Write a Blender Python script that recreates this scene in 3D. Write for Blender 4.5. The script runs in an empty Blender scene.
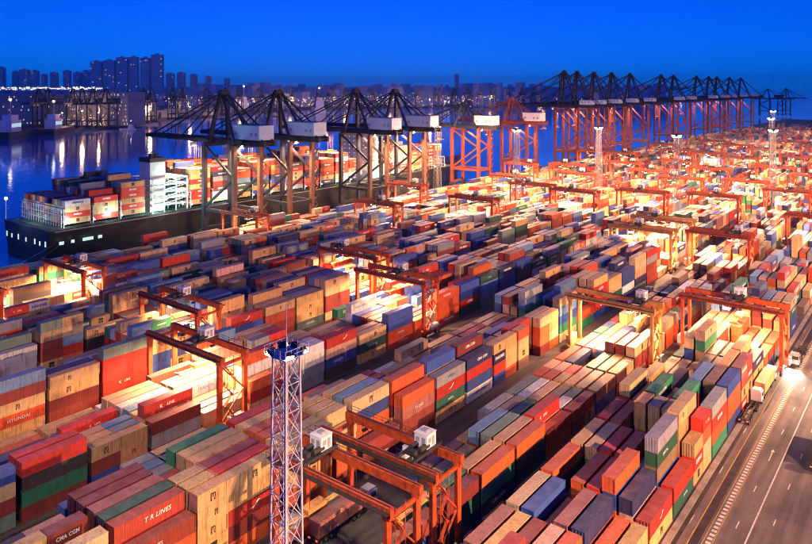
import bpy, bmesh, math, random
import numpy as np
from mathutils import Vector, Matrix
R = math.radians
rnd = random.Random(11)
scene = bpy.context.scene
COL = scene.collection

# ------------------------------------------------------------------ camera
CAM_H, FPX, YAW = 80.0, 700.0, R(37.9)          # X runs along the container rows, Y towards the water
cam_d = bpy.data.cameras.new('camera')
cam_d.sensor_width = 36.0
cam_d.lens = 36.0 * FPX / 812.0
cam_d.shift_y = -(272.0 - 86.0) / 812.0
cam_d.clip_start, cam_d.clip_end = 1.0, 60000.0
cam = bpy.data.objects.new('camera', cam_d); COL.objects.link(cam)
cam.location = (0, 0, CAM_H)
cam.rotation_euler = (R(90), 0, YAW - R(90))
scene.camera = cam

# ------------------------------------------------------------------ sky
world = bpy.data.worlds.new('World'); scene.world = world; world.use_nodes = True
wn, wl = world.node_tree.nodes, world.node_tree.links
for n in list(wn): wn.remove(n)
w_out = wn.new('ShaderNodeOutputWorld'); w_bg = wn.new('ShaderNodeBackground'); w_sky = wn.new('ShaderNodeTexSky')
w_sky.sky_type = 'NISHITA'; w_sky.sun_disc = False
w_sky.sun_elevation = R(24.0); w_sky.sun_rotation = R(230)
w_sky.altitude = 50; w_sky.air_density = 1.0; w_sky.dust_density = 0.0; w_sky.ozone_density = 6.0
w_mix = wn.new('ShaderNodeMix'); w_mix.data_type = 'RGBA'; w_mix.blend_type = 'MULTIPLY'
w_mix.inputs[0].default_value = 1.0
w_mix.inputs[7].default_value = (0.0, 0.175, 1.0, 1)
wl.new(w_sky.outputs[0], w_mix.inputs[6]); wl.new(w_mix.outputs[2], w_bg.inputs[0])
w_bg.inputs[1].default_value = 0.115
wl.new(w_bg.outputs[0], w_out.inputs[0])
SKY_STRENGTH = w_bg.inputs[1]

# ------------------------------------------------------------------ exposure and render settings
scene.view_settings.view_transform = 'Standard'
scene.view_settings.look = 'None'
scene.view_settings.exposure = 0.0
scene.view_settings.gamma = 1.0
scene.view_settings.use_curve_mapping = False
cy = scene.cycles
cy.max_bounces = 4; cy.diffuse_bounces = 2; cy.glossy_bounces = 2; cy.transmission_bounces = 2
cy.volume_bounces = 0; cy.transparent_max_bounces = 4
cy.sample_clamp_indirect = 4.0; cy.sample_clamp_direct = 0.0
cy.caustics_reflective = False; cy.caustics_refractive = False
cy.use_denoising = True
cy.use_adaptive_sampling = True; cy.adaptive_threshold = 0.03
cy.use_light_tree = True
cy.pixel_filter_type = 'BLACKMAN_HARRIS'; cy.filter_width = 1.05

# ------------------------------------------------------------------ helpers
class MB:
    """collects boxes, beams and tubes; build() links them as one mesh object"""
    def __init__(s): s.v, s.f = [], []
    def add(s, vs, fs):
        b = len(s.v); s.v += [tuple(p) for p in vs]; s.f += [tuple(i + b for i in f) for f in fs]; return s
    def box(s, x0, x1, y0, y1, z0, z1):
        return s.add([(x0,y0,z0),(x1,y0,z0),(x1,y1,z0),(x0,y1,z0),(x0,y0,z1),(x1,y0,z1),(x1,y1,z1),(x0,y1,z1)],
              [(0,3,2,1),(4,5,6,7),(0,1,5,4),(1,2,6,5),(2,3,7,6),(3,0,4,7)])
    def cbox(s, x, y, z, dx, dy, dz): return s.box(x-dx/2, x+dx/2, y-dy/2, y+dy/2, z, z+dz)
    def beam(s, a, b, w, h=None, w2=None, h2=None):
        a, b = Vector(a), Vector(b); h = h or w; w2 = w2 or w; h2 = h2 or h
        d = (b - a); L = d.length
        if L < 1e-6: return s
        d /= L
        up = Vector((0,0,1)) if abs(d.z) < 0.95 else Vector((1,0,0))
        r = d.cross(up).normalized(); u = r.cross(d).normalized()
        vs = []
        for p, ww, hh in ((a, w, h), (b, w2, h2)):
            for sx, sy in ((-1,-1),(1,-1),(1,1),(-1,1)):
                vs.append(p + r*sx*ww/2 + u*sy*hh/2)
        return s.add(vs, [(0,1,2,3),(7,6,5,4),(0,4,5,1),(1,5,6,2),(2,6,7,3),(3,7,4,0)])
    def tube(s, a, b, r, n=8, r2=None):
        a, b = Vector(a), Vector(b); r2 = r if r2 is None else r2
        d = (b - a).normalized()
        up = Vector((0,0,1)) if abs(d.z) < 0.95 else Vector((1,0,0))
        x = d.cross(up).normalized(); y = x.cross(d).normalized()
        vs = []
        for p, rr in ((a, r), (b, r2)):
            for k in range(n):
                t = 2*math.pi*k/n; vs.append(p + x*rr*math.cos(t) + y*rr*math.sin(t))
        fs = [(k, (k+1)%n, n+(k+1)%n, n+k) for k in range(n)]
        fs += [tuple(range(n-1,-1,-1)), tuple(range(n, 2*n))]
        return s.add(vs, fs)
    def prism(s, pts, z0, z1):
        n = len(pts)
        vs = [(x,y,z0) for x,y in pts] + [(x,y,z1) for x,y in pts]
        return s.add(vs, [tuple(range(n-1,-1,-1)), tuple(range(n,2*n))] + [(k,(k+1)%n,n+(k+1)%n,n+k) for k in range(n)])
    def mesh(s, name, mat):
        m = bpy.data.meshes.new(name); m.from_pydata(s.v, [], s.f); m.update()
        bm = bmesh.new(); bm.from_mesh(m); bmesh.ops.recalc_face_normals(bm, faces=bm.faces); bm.to_mesh(m); bm.free()
        if mat: m.materials.append(mat)
        return m
    def build(s, name, mat, parent=None, loc=None):
        return link(name, s.mesh(name, mat), parent, loc)
def link(name, data, parent=None, loc=None):
    o = bpy.data.objects.new(name, data); COL.objects.link(o)
    if parent: o.parent = parent
    if loc: o.location = loc
    return o
def tag(o, label=None, cat=None, group=None, kind=None):
    if label: o['label'] = label
    if cat: o['category'] = cat
    if group: o['group'] = group
    if kind: o['kind'] = kind
    return o
def thing(name, loc, label, cat, group=None, rz=0):
    o = link(name, None, None, loc); o.rotation_euler[2] = rz; o.empty_display_size = 1
    return tag(o, label, cat, group)
KIDS = {}
def copy_tree(o, parent=None):
    c = o.copy(); COL.objects.link(c); c.parent = parent
    for ch in [x for x in o.children]: copy_tree(ch, c)
    return c
def G(x, y, z=0.0):
    """ground point seen at a pixel of the 812 x 544 frame, used only to lay out the far shore in plan"""
    fw = Vector((math.cos(YAW), math.sin(YAW), 0)); rt = Vector((math.sin(YAW), -math.cos(YAW), 0))
    r = fw*FPX + rt*(x-406) + Vector((0,0,-(y-86)))
    t = (z-CAM_H)/r.z
    return Vector((r.x*t, r.y*t, z))

# ------------------------------------------------------------------ materials
def mat(name, col, rough=0.6, metal=0.0, noise=0.0, scale=0.3, bump=0.0, emit=None, estr=0.0, dirt=None):
    m = bpy.data.materials.new(name); m.use_nodes = True
    nt = m.node_tree; b = nt.nodes['Principled BSDF']
    b.inputs['Base Color'].default_value = (*col, 1); b.inputs['Roughness'].default_value = rough
    b.inputs['Metallic'].default_value = metal
    if emit:
        b.inputs['Emission Color'].default_value = (*emit, 1); b.inputs['Emission Strength'].default_value = estr
    if noise:
        tc = nt.nodes.new('ShaderNodeTexCoord'); nz = nt.nodes.new('ShaderNodeTexNoise')
        nz.inputs['Scale'].default_value = scale; nz.inputs['Detail'].default_value = 5; nz.inputs['Roughness'].default_value = 0.65
        nt.links.new(tc.outputs['Object'], nz.inputs['Vector'])
        cr = nt.nodes.new('ShaderNodeValToRGB')
        d = dirt or tuple(c*(1-noise) for c in col)
        cr.color_ramp.elements[0].position = 0.3; cr.color_ramp.elements[0].color = (*d, 1)
        cr.color_ramp.elements[1].position = 0.65; cr.color_ramp.elements[1].color = (*[min(1, c*(1+noise*0.4)) for c in col], 1)
        nt.links.new(nz.outputs['Fac'], cr.inputs[0]); nt.links.new(cr.outputs[0], b.inputs['Base Color'])
        if bump:
            bp = nt.nodes.new('ShaderNodeBump'); bp.inputs['Strength'].default_value = bump; bp.inputs['Distance'].default_value = 0.05
            nt.links.new(nz.outputs['Fac'], bp.inputs['Height']); nt.links.new(bp.outputs[0], b.inputs['Normal'])
    return m
def container_mat(name, use_attr):
    m = bpy.data.materials.new(name); m.use_nodes = True
    nt = m.node_tree; N = nt.nodes; L = nt.links; b = N['Principled BSDF']
    if use_attr:
        src = N.new('ShaderNodeAttribute'); src.attribute_name = 'paint'; col = src.outputs['Color']
    else:
        src = N.new('ShaderNodeObjectInfo'); col = src.outputs['Color']
    geo = N.new('ShaderNodeNewGeometry')
    n1 = N.new('ShaderNodeTexNoise'); n1.inputs['Scale'].default_value = 0.55; n1.inputs['Detail'].default_value = 6; n1.inputs['Roughness'].default_value = 0.7
    L.new(geo.outputs['Position'], n1.inputs['Vector'])
    # streaks run down the walls
    mp = N.new('ShaderNodeMapping'); mp.inputs['Scale'].default_value = (2.2, 2.2, 0.25)
    L.new(geo.outputs['Position'], mp.inputs['Vector'])
    n2 = N.new('ShaderNodeTexNoise'); n2.inputs['Scale'].default_value = 1.0; n2.inputs['Detail'].default_value = 4
    L.new(mp.outputs[0], n2.inputs['Vector'])
    r2 = N.new('ShaderNodeMapRange'); r2.inputs[1].default_value = 0.52; r2.inputs[2].default_value = 0.78; r2.inputs[3].default_value = 0.0; r2.inputs[4].default_value = 0.75
    L.new(n2.outputs['Fac'], r2.inputs[0])
    rust = N.new('ShaderNodeMix'); rust.data_type = 'RGBA'; rust.inputs[7].default_value = (0.10, 0.045, 0.02, 1)
    L.new(r2.outputs[0], rust.inputs[0]); L.new(col, rust.inputs[6])
    # roofs are weathered, dusty and paler
    sx = N.new('ShaderNodeSeparateXYZ'); L.new(geo.outputs['True Normal'], sx.inputs[0])
    rz = N.new('ShaderNodeMapRange'); rz.inputs[1].default_value = 0.6; rz.inputs[2].default_value = 0.9; rz.inputs[3].default_value = 0.0; rz.inputs[4].default_value = 1.0
    L.new(sx.outputs['Z'], rz.inputs[0])
    r1 = N.new('ShaderNodeMapRange'); r1.inputs[1].default_value = 0.3; r1.inputs[2].default_value = 0.7; r1.inputs[3].default_value = 0.08; r1.inputs[4].default_value = 0.28
    L.new(n1.outputs['Fac'], r1.inputs[0])
    mu = N.new('ShaderNodeMath'); mu.operation = 'MULTIPLY'; L.new(rz.outputs[0], mu.inputs[0]); L.new(r1.outputs[0], mu.inputs[1])
    dust = N.new('ShaderNodeMix'); dust.data_type = 'RGBA'; dust.inputs[7].default_value = (0.30, 0.30, 0.31, 1)
    L.new(mu.outputs[0], dust.inputs[0]); L.new(rust.outputs[2], dust.inputs[6])
    # fading
    hv = N.new('ShaderNodeHueSaturation')
    rv = N.new('ShaderNodeMapRange'); rv.inputs[1].default_value = 0.25; rv.inputs[2].default_value = 0.75; rv.inputs[3].default_value = 0.72; rv.inputs[4].default_value = 1.2
    L.new(n1.outputs['Fac'], rv.inputs[0]); L.new(rv.outputs[0], hv.inputs['Value']); L.new(dust.outputs[2], hv.inputs['Color'])
    L.new(hv.outputs[0], b.inputs['Base Color'])
    b.inputs['Roughness'].default_value = 0.55
    if use_attr:
        # pressed corrugation, too fine to model on the thousands of boxes further off
        wv = N.new('ShaderNodeTexWave'); wv.bands_direction = 'X'; wv.inputs['Scale'].default_value = 1.15
        L.new(geo.outputs['Position'], wv.inputs['Vector'])
        bp = N.new('ShaderNodeBump'); bp.inputs['Strength'].default_value = 0.25; bp.inputs['Distance'].default_value = 0.03
        L.new(wv.outputs['Fac'], bp.inputs['Height']); L.new(bp.outputs[0], b.inputs['Normal'])
    return m
M = dict(
    box=container_mat('container_paint', False), boxmass=container_mat('container_paint_mass', True),
    bar=mat('galvanised', (0.35,0.35,0.36), 0.45, 0.6),
    white_ink=mat('white_ink', (0.8,0.8,0.78), 0.6), black_ink=mat('black_ink', (0.015,0.013,0.012), 0.6),
    blue_ink=mat('blue_ink', (0.03,0.05,0.3), 0.6), red_ink=mat('red_ink', (0.5,0.03,0.02), 0.6),
    rtg=mat('crane_orange', (0.47,0.07,0.016), 0.5, 0, 0.6, 0.9), rtg_y=mat('crane_yellow', (0.58,0.28,0.085), 0.45, 0, 0.35, 0.5),
    navy=mat('crane_navy', (0.010,0.015,0.032), 0.7, 0, 0.3, 0.4), sts_red=mat('crane_oxide', (0.22,0.045,0.03), 0.5, 0, 0.4, 0.4),
    dark=mat('dark_steel', (0.03,0.028,0.027), 0.6), tyre=mat('tyre', (0.015,0.015,0.015), 0.85),
    white=mat('white_paint', (0.75,0.76,0.78), 0.5, 0, 0.2, 0.6), glass=mat('glass', (0.03,0.04,0.05), 0.12),
    grey=mat('grey_paint', (0.3,0.31,0.33), 0.55, 0, 0.25, 0.6), mast=mat('mast_steel', (0.78,0.79,0.82), 0.42, 0.3, 0.25, 0.6),
    mast_far=mat('mast_steel_dimmed', (0.30,0.30,0.31), 0.6, 0.1, 0.25, 0.6), mastblue=mat('platform_blue', (0.35,0.5,0.62), 0.5), house_blue=mat('house_blue', (0.42,0.62,0.80), 0.5, 0, 0.15, 0.3), leg_lamplit=mat('leg_lamplit_brown', (0.17,0.085,0.05), 0.6, 0, 0.4, 0.4),
    rope=mat('wire_rope', (0.05,0.05,0.05), 0.6),
)
def emit_mat(name, col, s):
    m = bpy.data.materials.new(name); m.use_nodes = True; nt = m.node_tree
    for n in list(nt.nodes): nt.nodes.remove(n)
    e = nt.nodes.new('ShaderNodeEmission'); o = nt.nodes.new('ShaderNodeOutputMaterial')
    e.inputs[0].default_value = (*col, 1); e.inputs[1].default_value = s; nt.links.new(e.outputs[0], o.inputs[0])
    try: m.cycles.emission_sampling = 'NONE'
    except Exception: pass
    return m
M['lamp'] = emit_mat('lamp_glow', (1.0,0.80,0.50), 160.0)
M['lampw'] = emit_mat('lamp_glow_white', (1.0,0.93,0.82), 40.0)
M['tail'] = emit_mat('tail_lamp', (1.0,0.05,0.02), 6.0)
WARM = (1.0, 0.50, 0.26); WARMW = (1.0, 0.70, 0.45)
def spot(name, parent, loc, aim, power, col=WARM, size=R(120), blend=0.6, rad=0.4):
    d = bpy.data.lights.new(name, 'SPOT'); d.energy = power; d.color = col; d.spot_size = size; d.spot_blend = blend; d.shadow_soft_size = rad
    o = link(name, d, parent, loc)
    v = Vector(aim) - Vector(loc); o.rotation_euler = v.to_track_quat('-Z', 'Y').to_euler()
    return o

# ------------------------------------------------------------------ setting
QUAY_Y = 319.0
def ground_material():
    m = bpy.data.materials.new('yard_asphalt'); m.use_nodes = True
    nt = m.node_tree; N = nt.nodes; L = nt.links; b = N['Principled BSDF']
    geo = N.new('ShaderNodeNewGeometry')
    n1 = N.new('ShaderNodeTexNoise'); n1.inputs['Scale'].default_value = 0.09; n1.inputs['Detail'].default_value = 8; n1.inputs['Roughness'].default_value = 0.65
    mp = N.new('ShaderNodeMapping'); mp.inputs['Scale'].default_value = (0.05, 0.9, 1)      # tyre tracks run along the lanes
    L.new(geo.outputs['Position'], mp.inputs['Vector']); L.new(geo.outputs['Position'], n1.inputs['Vector'])
    n2 = N.new('ShaderNodeTexNoise'); n2.inputs['Scale'].default_value = 0.6; n2.inputs['Detail'].default_value = 5
    L.new(mp.outputs[0], n2.inputs['Vector'])
    n3 = N.new('ShaderNodeTexNoise'); n3.inputs['Scale'].default_value = 3.0; n3.inputs['Detail'].default_value = 6
    L.new(geo.outputs['Position'], n3.inputs['Vector'])
    a = N.new('ShaderNodeMath'); a.operation = 'ADD'; L.new(n1.outputs['Fac'], a.inputs[0]); L.new(n2.outputs['Fac'], a.inputs[1])
    a2 = N.new('ShaderNodeMath'); a2.operation = 'MULTIPLY_ADD'; L.new(n3.outputs['Fac'], a2.inputs[0]); a2.inputs[1].default_value = 0.5; L.new(a.outputs[0], a2.inputs[2])
    cr = N.new('ShaderNodeValToRGB'); e = cr.color_ramp.elements
    e[0].position = 0.0; e[0].color = (0.014,0.012,0.012,1); e[1].position = 1.0; e[1].color = (0.15,0.13,0.115,1)
    r = N.new('ShaderNodeMapRange'); r.inputs[1].default_value = 0.85; r.inputs[2].default_value = 1.6; L.new(a2.outputs[0], r.inputs[0])
    L.new(r.outputs[0], cr.inputs[0]); L.new(cr.outputs[0], b.inputs['Base Color'])
    b.inputs['Roughness'].default_value = 0.75
    bp = N.new('ShaderNodeBump'); bp.inputs['Strength'].default_value = 0.3; bp.inputs['Distance'].default_value = 0.05
    L.new(n3.outputs['Fac'], bp.inputs['Height']); L.new(bp.outputs[0], b.inputs['Normal'])
    return m
M['asphalt'] = ground_material()
M['concrete'] = mat('concrete', (0.30,0.27,0.24), 0.8, 0, 0.45, 0.25, 0.2)
M['strip'] = mat('runway_concrete', (0.17,0.155,0.14), 0.8, 0, 0.5, 0.2, 0.2)
M['paint_w'] = mat('road_paint_white', (0.62,0.60,0.56), 0.7, 0, 0.45, 1.2)
M['paint_y'] = mat('road_paint_yellow', (0.5,0.33,0.05), 0.7, 0, 0.5, 1.0)
g = MB(); g.box(-400, 1900, -700, QUAY_Y, -6, 0)
tag(g.build('ground', M['asphalt']), 'dark asphalt of the container yard and quay apron', kind='structure')
rd = MB(); rd.box(-100, 1500, 4, 38.6, 0.0, 0.006)
M['road'] = M['asphalt'].copy(); M['road'].name = 'road_asphalt'
for n in M['road'].node_tree.nodes:
    if n.type == 'VALTORGB':
        n.color_ramp.elements[0].color = (0.03,0.026,0.024,1); n.color_ramp.elements[1].color = (0.21,0.18,0.16,1)
road = tag(rd.build('road', M['road']), 'brown grey asphalt road along the right of the stacks', kind='structure')
p = MB()
x = 60.0
while x < 520:                      # ladder of white blocks
    p.box(x, x+0.75, 33.15, 34.0, 0.006, 0.012); x += 1.35
p.build('marking', M['paint_w'], road)
p = MB(); p.box(20, 800, 28.3, 28.55, 0.006, 0.012); p.build('lane_line', M['paint_w'], road)
for yy in (34.35, 32.9):
    p = MB(); p.box(20, 700, yy, yy+0.12, 0.006, 0.012); p.build('lane_line', M['paint_y'], road)
x = 64
k = 0
while x < 420:
    p = MB(); p.box(x, x+2.6, 30.6, 30.8, 0.006, 0.012)
    p.build('lane_dash', M['paint_w'], road)
    p = MB(); p.box(x+5, x+7.4, 25.4, 25.6, 0.006, 0.012)
    p.build('lane_dash', M['paint_w'], road)
    x += 14.5
p = MB(); p.box(40, 600, 36.4, 36.55, 0.006, 0.012); p.build('lane_line', M['paint_y'], road)
x = 70
while x < 300:
    p = MB(); p.box(x, x+3, 37.7, 37.85, 0.006, 0.012); p.build('lane_dash', M['paint_w'], road); x += 21
# arrows painted on the road
for x in (126, 168, 236):
    p = MB(); p.add([(x,30.65,0.012),(x+2,30.65,0.012),(x+2,30.35,0.012),(x+3.2,30.75,0.012),(x+2,31.15,0.012),(x+2,30.85,0.012),(x,30.85,0.012)], [(0,1,2,3,4,5,6)])
    p.build('arrow', M['paint_w'], road)
M['stain'] = mat('oil_stain', (0.05,0.042,0.036), 0.55, 0, 0.6, 0.35)
p = MB(); p.box(30, 900, 34.9, 36.3, 0.006, 0.009); p.build('worn_track', M['stain'], road)
p = MB(); p.box(30, 900, 37.95, 38.6, 0.006, 0.009); p.build('gutter', M['stain'], road)
k = MB(); k.box(40, 1300, 38.75, 39.95, 0.0, 0.16)
tag(k.build('kerb', M['concrete']), 'low concrete kerb along the foot of the outer row', kind='structure')
# far end of the terminal and the sea
w = MB()
def water_material():
    m = bpy.data.materials.new('sea_water'); m.use_nodes = True
    nt = m.node_tree; N = nt.nodes; L = nt.links; b = N['Principled BSDF']
    b.inputs['Base Color'].default_value = (0.0,0.075,0.46,1); b.inputs['Roughness'].default_value = 0.08; b.inputs['Specular IOR Level'].default_value = 0.5
    b.inputs['IOR'].default_value = 1.33
    geo = N.new('ShaderNodeNewGeometry')
    n1 = N.new('ShaderNodeTexNoise'); n1.inputs['Scale'].default_value = 0.12; n1.inputs['Detail'].default_value = 5
    mp = N.new('ShaderNodeMapping'); mp.inputs['Scale'].default_value = (1.0, 0.6, 1.0); mp.inputs['Rotation'].default_value = (0,0,0.5)
    L.new(geo.outputs['Position'], mp.inputs['Vector']); L.new(mp.outputs[0], n1.inputs['Vector'])
    bp = N.new('ShaderNodeBump'); bp.inputs['Strength'].default_value = 0.25; bp.inputs['Distance'].default_value = 0.6
    L.new(n1.outputs['Fac'], bp.inputs['Height']); L.new(bp.outputs[0], b.inputs['Normal'])
    return m
w.add([(-16000,-16000,-3.0),(16000,-16000,-3.0),(16000,16000,-3.0),(-16000,16000,-3.0)], [(0,1,2,3)])
tag(w.build('water', water_material()), 'blue harbour water at dusk', kind='structure')

# ------------------------------------------------------------------ the container yard: plan
CW, CH, C40, C20 = 2.44, 2.74, 12.19, 6.06
PITCH = 13.2
# block: right leg line, left leg line, first row face, rows, bay phase
BLOCKS = {
 'A': dict(r=37.0, l=63.5, y0=40.4, n=7, ph=132.6, hi=3.2),
 'B': dict(r=65.6, l=90.0, y0=68.3, n=6, ph=150.2, hi=2.6),
 'C': dict(r=94.3, l=120.8, y0=96.0, n=8, ph=135.2, hi=3.9),
 'D': dict(r=131.8, l=160.0, y0=134.0, n=8, ph=137.0, hi=3.2),
 'E': dict(r=164.8, l=192.6, y0=168.0, n=8, ph=92.0, hi=3.8),
 'F': dict(r=197.5, l=225.5, y0=200.2, n=8, ph=131.0, hi=3.5),
 'G': dict(r=230.0, l=257.0, y0=232.4, n=8, ph=128.0, hi=3.3),
 'H': dict(r=261.0, l=287.0, y0=263.4, n=7, ph=133.0, hi=3.0),
}
def bay_x(bk, k):
    ph = BLOCKS[bk]['ph']
    if bk == 'C':                      # single short-box bays shift the grid here
        if k == -5: return ph - 5.05*PITCH
        if k in (-4, -3): return ph + (k-0.62)*PITCH
        if k == 100: return ph - 2.60*PITCH
    return ph + k*PITCH
XMAX = dict(A=1500, B=1500, C=1500, D=1480, E=1460, F=1440, G=1420, H=1400)
PAL = {  # paint code: colour, marking
 't': ((0.60,0.37,0.15), 'msc'), 'T': ((0.62,0.43,0.21), 'msc'), 'y': ((0.60,0.44,0.24), None),
 'r': ((0.58,0.035,0.02), 'kline'), 'R': ((0.42,0.03,0.022), 'gull'), 'o': ((0.58,0.11,0.03), None), 'O': ((0.60,0.08,0.02), 'hyundai'),
 'm': ((0.17,0.024,0.022), 'cma'), 'p': ((0.34,0.13,0.11), 'trlines'), 'q': ((0.28,0.05,0.04), None), 'Q': ((0.36,0.055,0.03), 'trlines'),
 'b': ((0.03,0.085,0.36), None), 'B': ((0.03,0.07,0.27), 'hanjin'), 'n': ((0.015,0.025,0.10), 'cma'), 'c': ((0.13,0.27,0.46), None),
 'g': ((0.03,0.24,0.12), 'evergreen'), 'G': ((0.02,0.10,0.07), 'usl'), 'k': ((0.16,0.26,0.20), 'evergreen'),
 'w': ((0.72,0.72,0.70), 'chs'), 's': ((0.26,0.29,0.32), None), 'S': ((0.34,0.36,0.36), 'hanjin_b'), 'd': ((0.055,0.05,0.05), None), 'i': ((0.62,0.36,0.28), 'hanjin_b'),
 'e': ((0.20,0.13,0.085), None),
}
WEIGHT = 't'*20 + 'T'*10 + 'y'*6 + 'r'*7 + 'R'*4 + 'o'*7 + 'O'*5 + 'm'*3 + 'p'*2 + 'q'*3 + 'Q'*3 + 'b'*6 + 'B'*6 + 'n'*4 + 'c'*6 + 'g'*3 + 'G'*4 + 'k'*3 + 'w'*3 + 's'*4 + 'S'*2 + 'd'*2 + 'i'*3 + 'e'*2
NAME = dict(t='tan', T='cream tan', y='pale sand', r='bright red', R='crimson', o='rust orange', O='orange red', m='dark maroon', p='dusty pink', q='brown red', Q='brick red',
            b='strong blue', B='royal blue', n='navy', c='light blue', g='green', G='dark green', k='grey green', w='white', s='slate grey', S='light grey', d='charcoal', i='salmon', e='brown')
OVER = {}
def ov(bk, k, rows):
    for r_, s_ in enumerate(rows):
        if s_ is not None: OVER[(bk, r_, k)] = s_
# rows run from the road inwards; a word is one tier from the ground up, two letters are two short boxes (near, far)
ov('A', -3, ["t", "o g", "t n o", "o t i", "g m q", "b o t", "q b p"])
ov('A', -2, ["m t", "g o", "o q n", "d m p", "g q", "n d b", "d n y"])
ov('A', -1, ["t R", "q i n", "o o b o", "n m r", "b q o", "n", "q d o"])
ov('A', 0, ["G r", "b b e G s", "b s", "q o o", "m q r", "d g T", "q n t"])
ov('A', 1, ["tt ry to -r", "tt ot tt tt tT", "bt -t -t -t", "nt bt -T -y", "mt -t -T -t", "q b o", "d g r"])
ov('A', 2, ["g o r s", "d", "q m r g", "n o r", "t q r g", "o p p", "q r q T"])
ov('A', 3, ["B o o b", "q d G e", "t s c c", "d b", "q t t", "T y", "o p t"])
ov('A', 4, ["rt tt qr pq", "tt tb tt tt", "oo qt tt", "tq qt yT", "tT tT", "o y", "t T"])
ov('B', -7, ["", "", "", "", "", ""])
ov('B', -6, ["n q", "", "", "", "", ""])
ov('B', -5, ["d b q", "", "", "", "", ""])
ov('B', -4, ["n G m", "d q g", "m G", "q", "", ""])
ov('B', -3, ["n g o", "q b t", "g d", "o t", "q p", "b"])
ov('B', -2, ["n d o", "b T T", "t g k", "n q c", "o t", "s"])
ov('B', -1, ["o O", "q t r", "g T", "t g", "q T", "c S"])
ov('B', 0, ["qt or", "wc wG", "o e", "g T", "q w", "b k"])
ov('B', 1, ["b t", "T t", "qo tp", "or tr", "yt oi", "q oT"])
ov('B', 2, ["q T", "d t", "o g", "t", "d n", "q o"])
ov('B', 3, ["r q T", "q t q", "d m q", "T w", "q i", "o p"])
ov('C', -6, ["b g o Q", "q n t r Q", "b d n b G", "q m t o p", "q b n r m", "n d G b m", "q t b c", "o t"])
ov('C', -5, ["q- t- t- t- t-", "q- o- t- t- t-", "m- o- t- t- y-", "n- d- b- n-", "q- r- t- R-", "t- t- t- s-", "t- t- t- c-", "q- o- s- s-"])
ov('C', -4, ["o m R t T", "q t q t r", "t o q t q", "d o r t t", "q t t o T", "o q b G g", "t t t k", "q t t T"])
ov('C', -3, ["q o t t T", "t t o T T", "q o t T o", "d t q t o", "q o t T T", "t t q o r", "q t t T", "t t T"])
ov('C', 100, ["q- o- t- t-", "r- b- t- t- T-", "m- t- o- t- T-", "q- q- o- t- t-", "t- T- t- t-", "q- T- i- T-", "b- o- w-", "q- t-"])
ov('C', -2, ["m q", "q d o B T", "n t d q c", "q o m t T", "t T q T", "q t o t", "b m d", "q t o"])
ov('C', -1, ["m q p o", "q t m r o", "b o q t", "q T c", "G d c", "n q r", "q o R", "t B"])
ov('C', 0, ["t G R S", "q t o y b", "d o m T", "q T t", "n m r", "o q t", "b o", "t w"])
ov('C', 1, ["w B R n", "q t b n m", "o d q p", "g t d e", "t o", "n g", "q T", "t o T"])
ov('C', 2, ["bo rt nt tt", "qt ot ty", "m o o", "q g", "t b e", "o p", "q t", "b t"])
ov('C', 3, ["e- t- y- o-", "q m o r", "t o t", "b n c", "q o", "T t", "t r", "n t"])
ov('C', 4, ["mo oy ot Tt", "q t o T", "n b o", "c b", "q d", "t p", "t t", "q T"])
ov('D', -4, ["q S m", "q o y r", "b t t", "n q c", "o T w", "q T T", "t T T", "T w"])
ov('D', -5, ["bt qt tt", "no tt ts", "ot nt tc", "q r", "b m r", "n b", "o t", "q t"])
ov('D', -6, ["q g d R", "o t q R", "m c", "t G b", "q k", "b n", "T o", "q t"])
ov('D', -7, ["k q T b", "t q b", "n b c", "q t", "m o", "t c", "q b", "T"])
ov('D', -1, ['s S w w', 'q t T w', 't T T', 'T w', None, None, None, None])
ov('D', 0, ["d B i R", "q T m", "n o q", "t q", "g o", "T r", "t T", "T y"])
ov('D', 1, ["t G T", "q t p", "b r", "m g", "q o", "t T", "T y", "T"])
ov('E', 0, ["r r r r k", "q t r p", "q b T", "t n", "T T", "o T", "T w", "t T"])
ov('E', -1, ["q m t T", "d q r n", "q n b", "t k", "O T", "T y", "w T", "T"])
ov('E', -2, ["t O T q c", "q n b", "r g", "b q", "T t", "o T", "T T", "t"])
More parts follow.
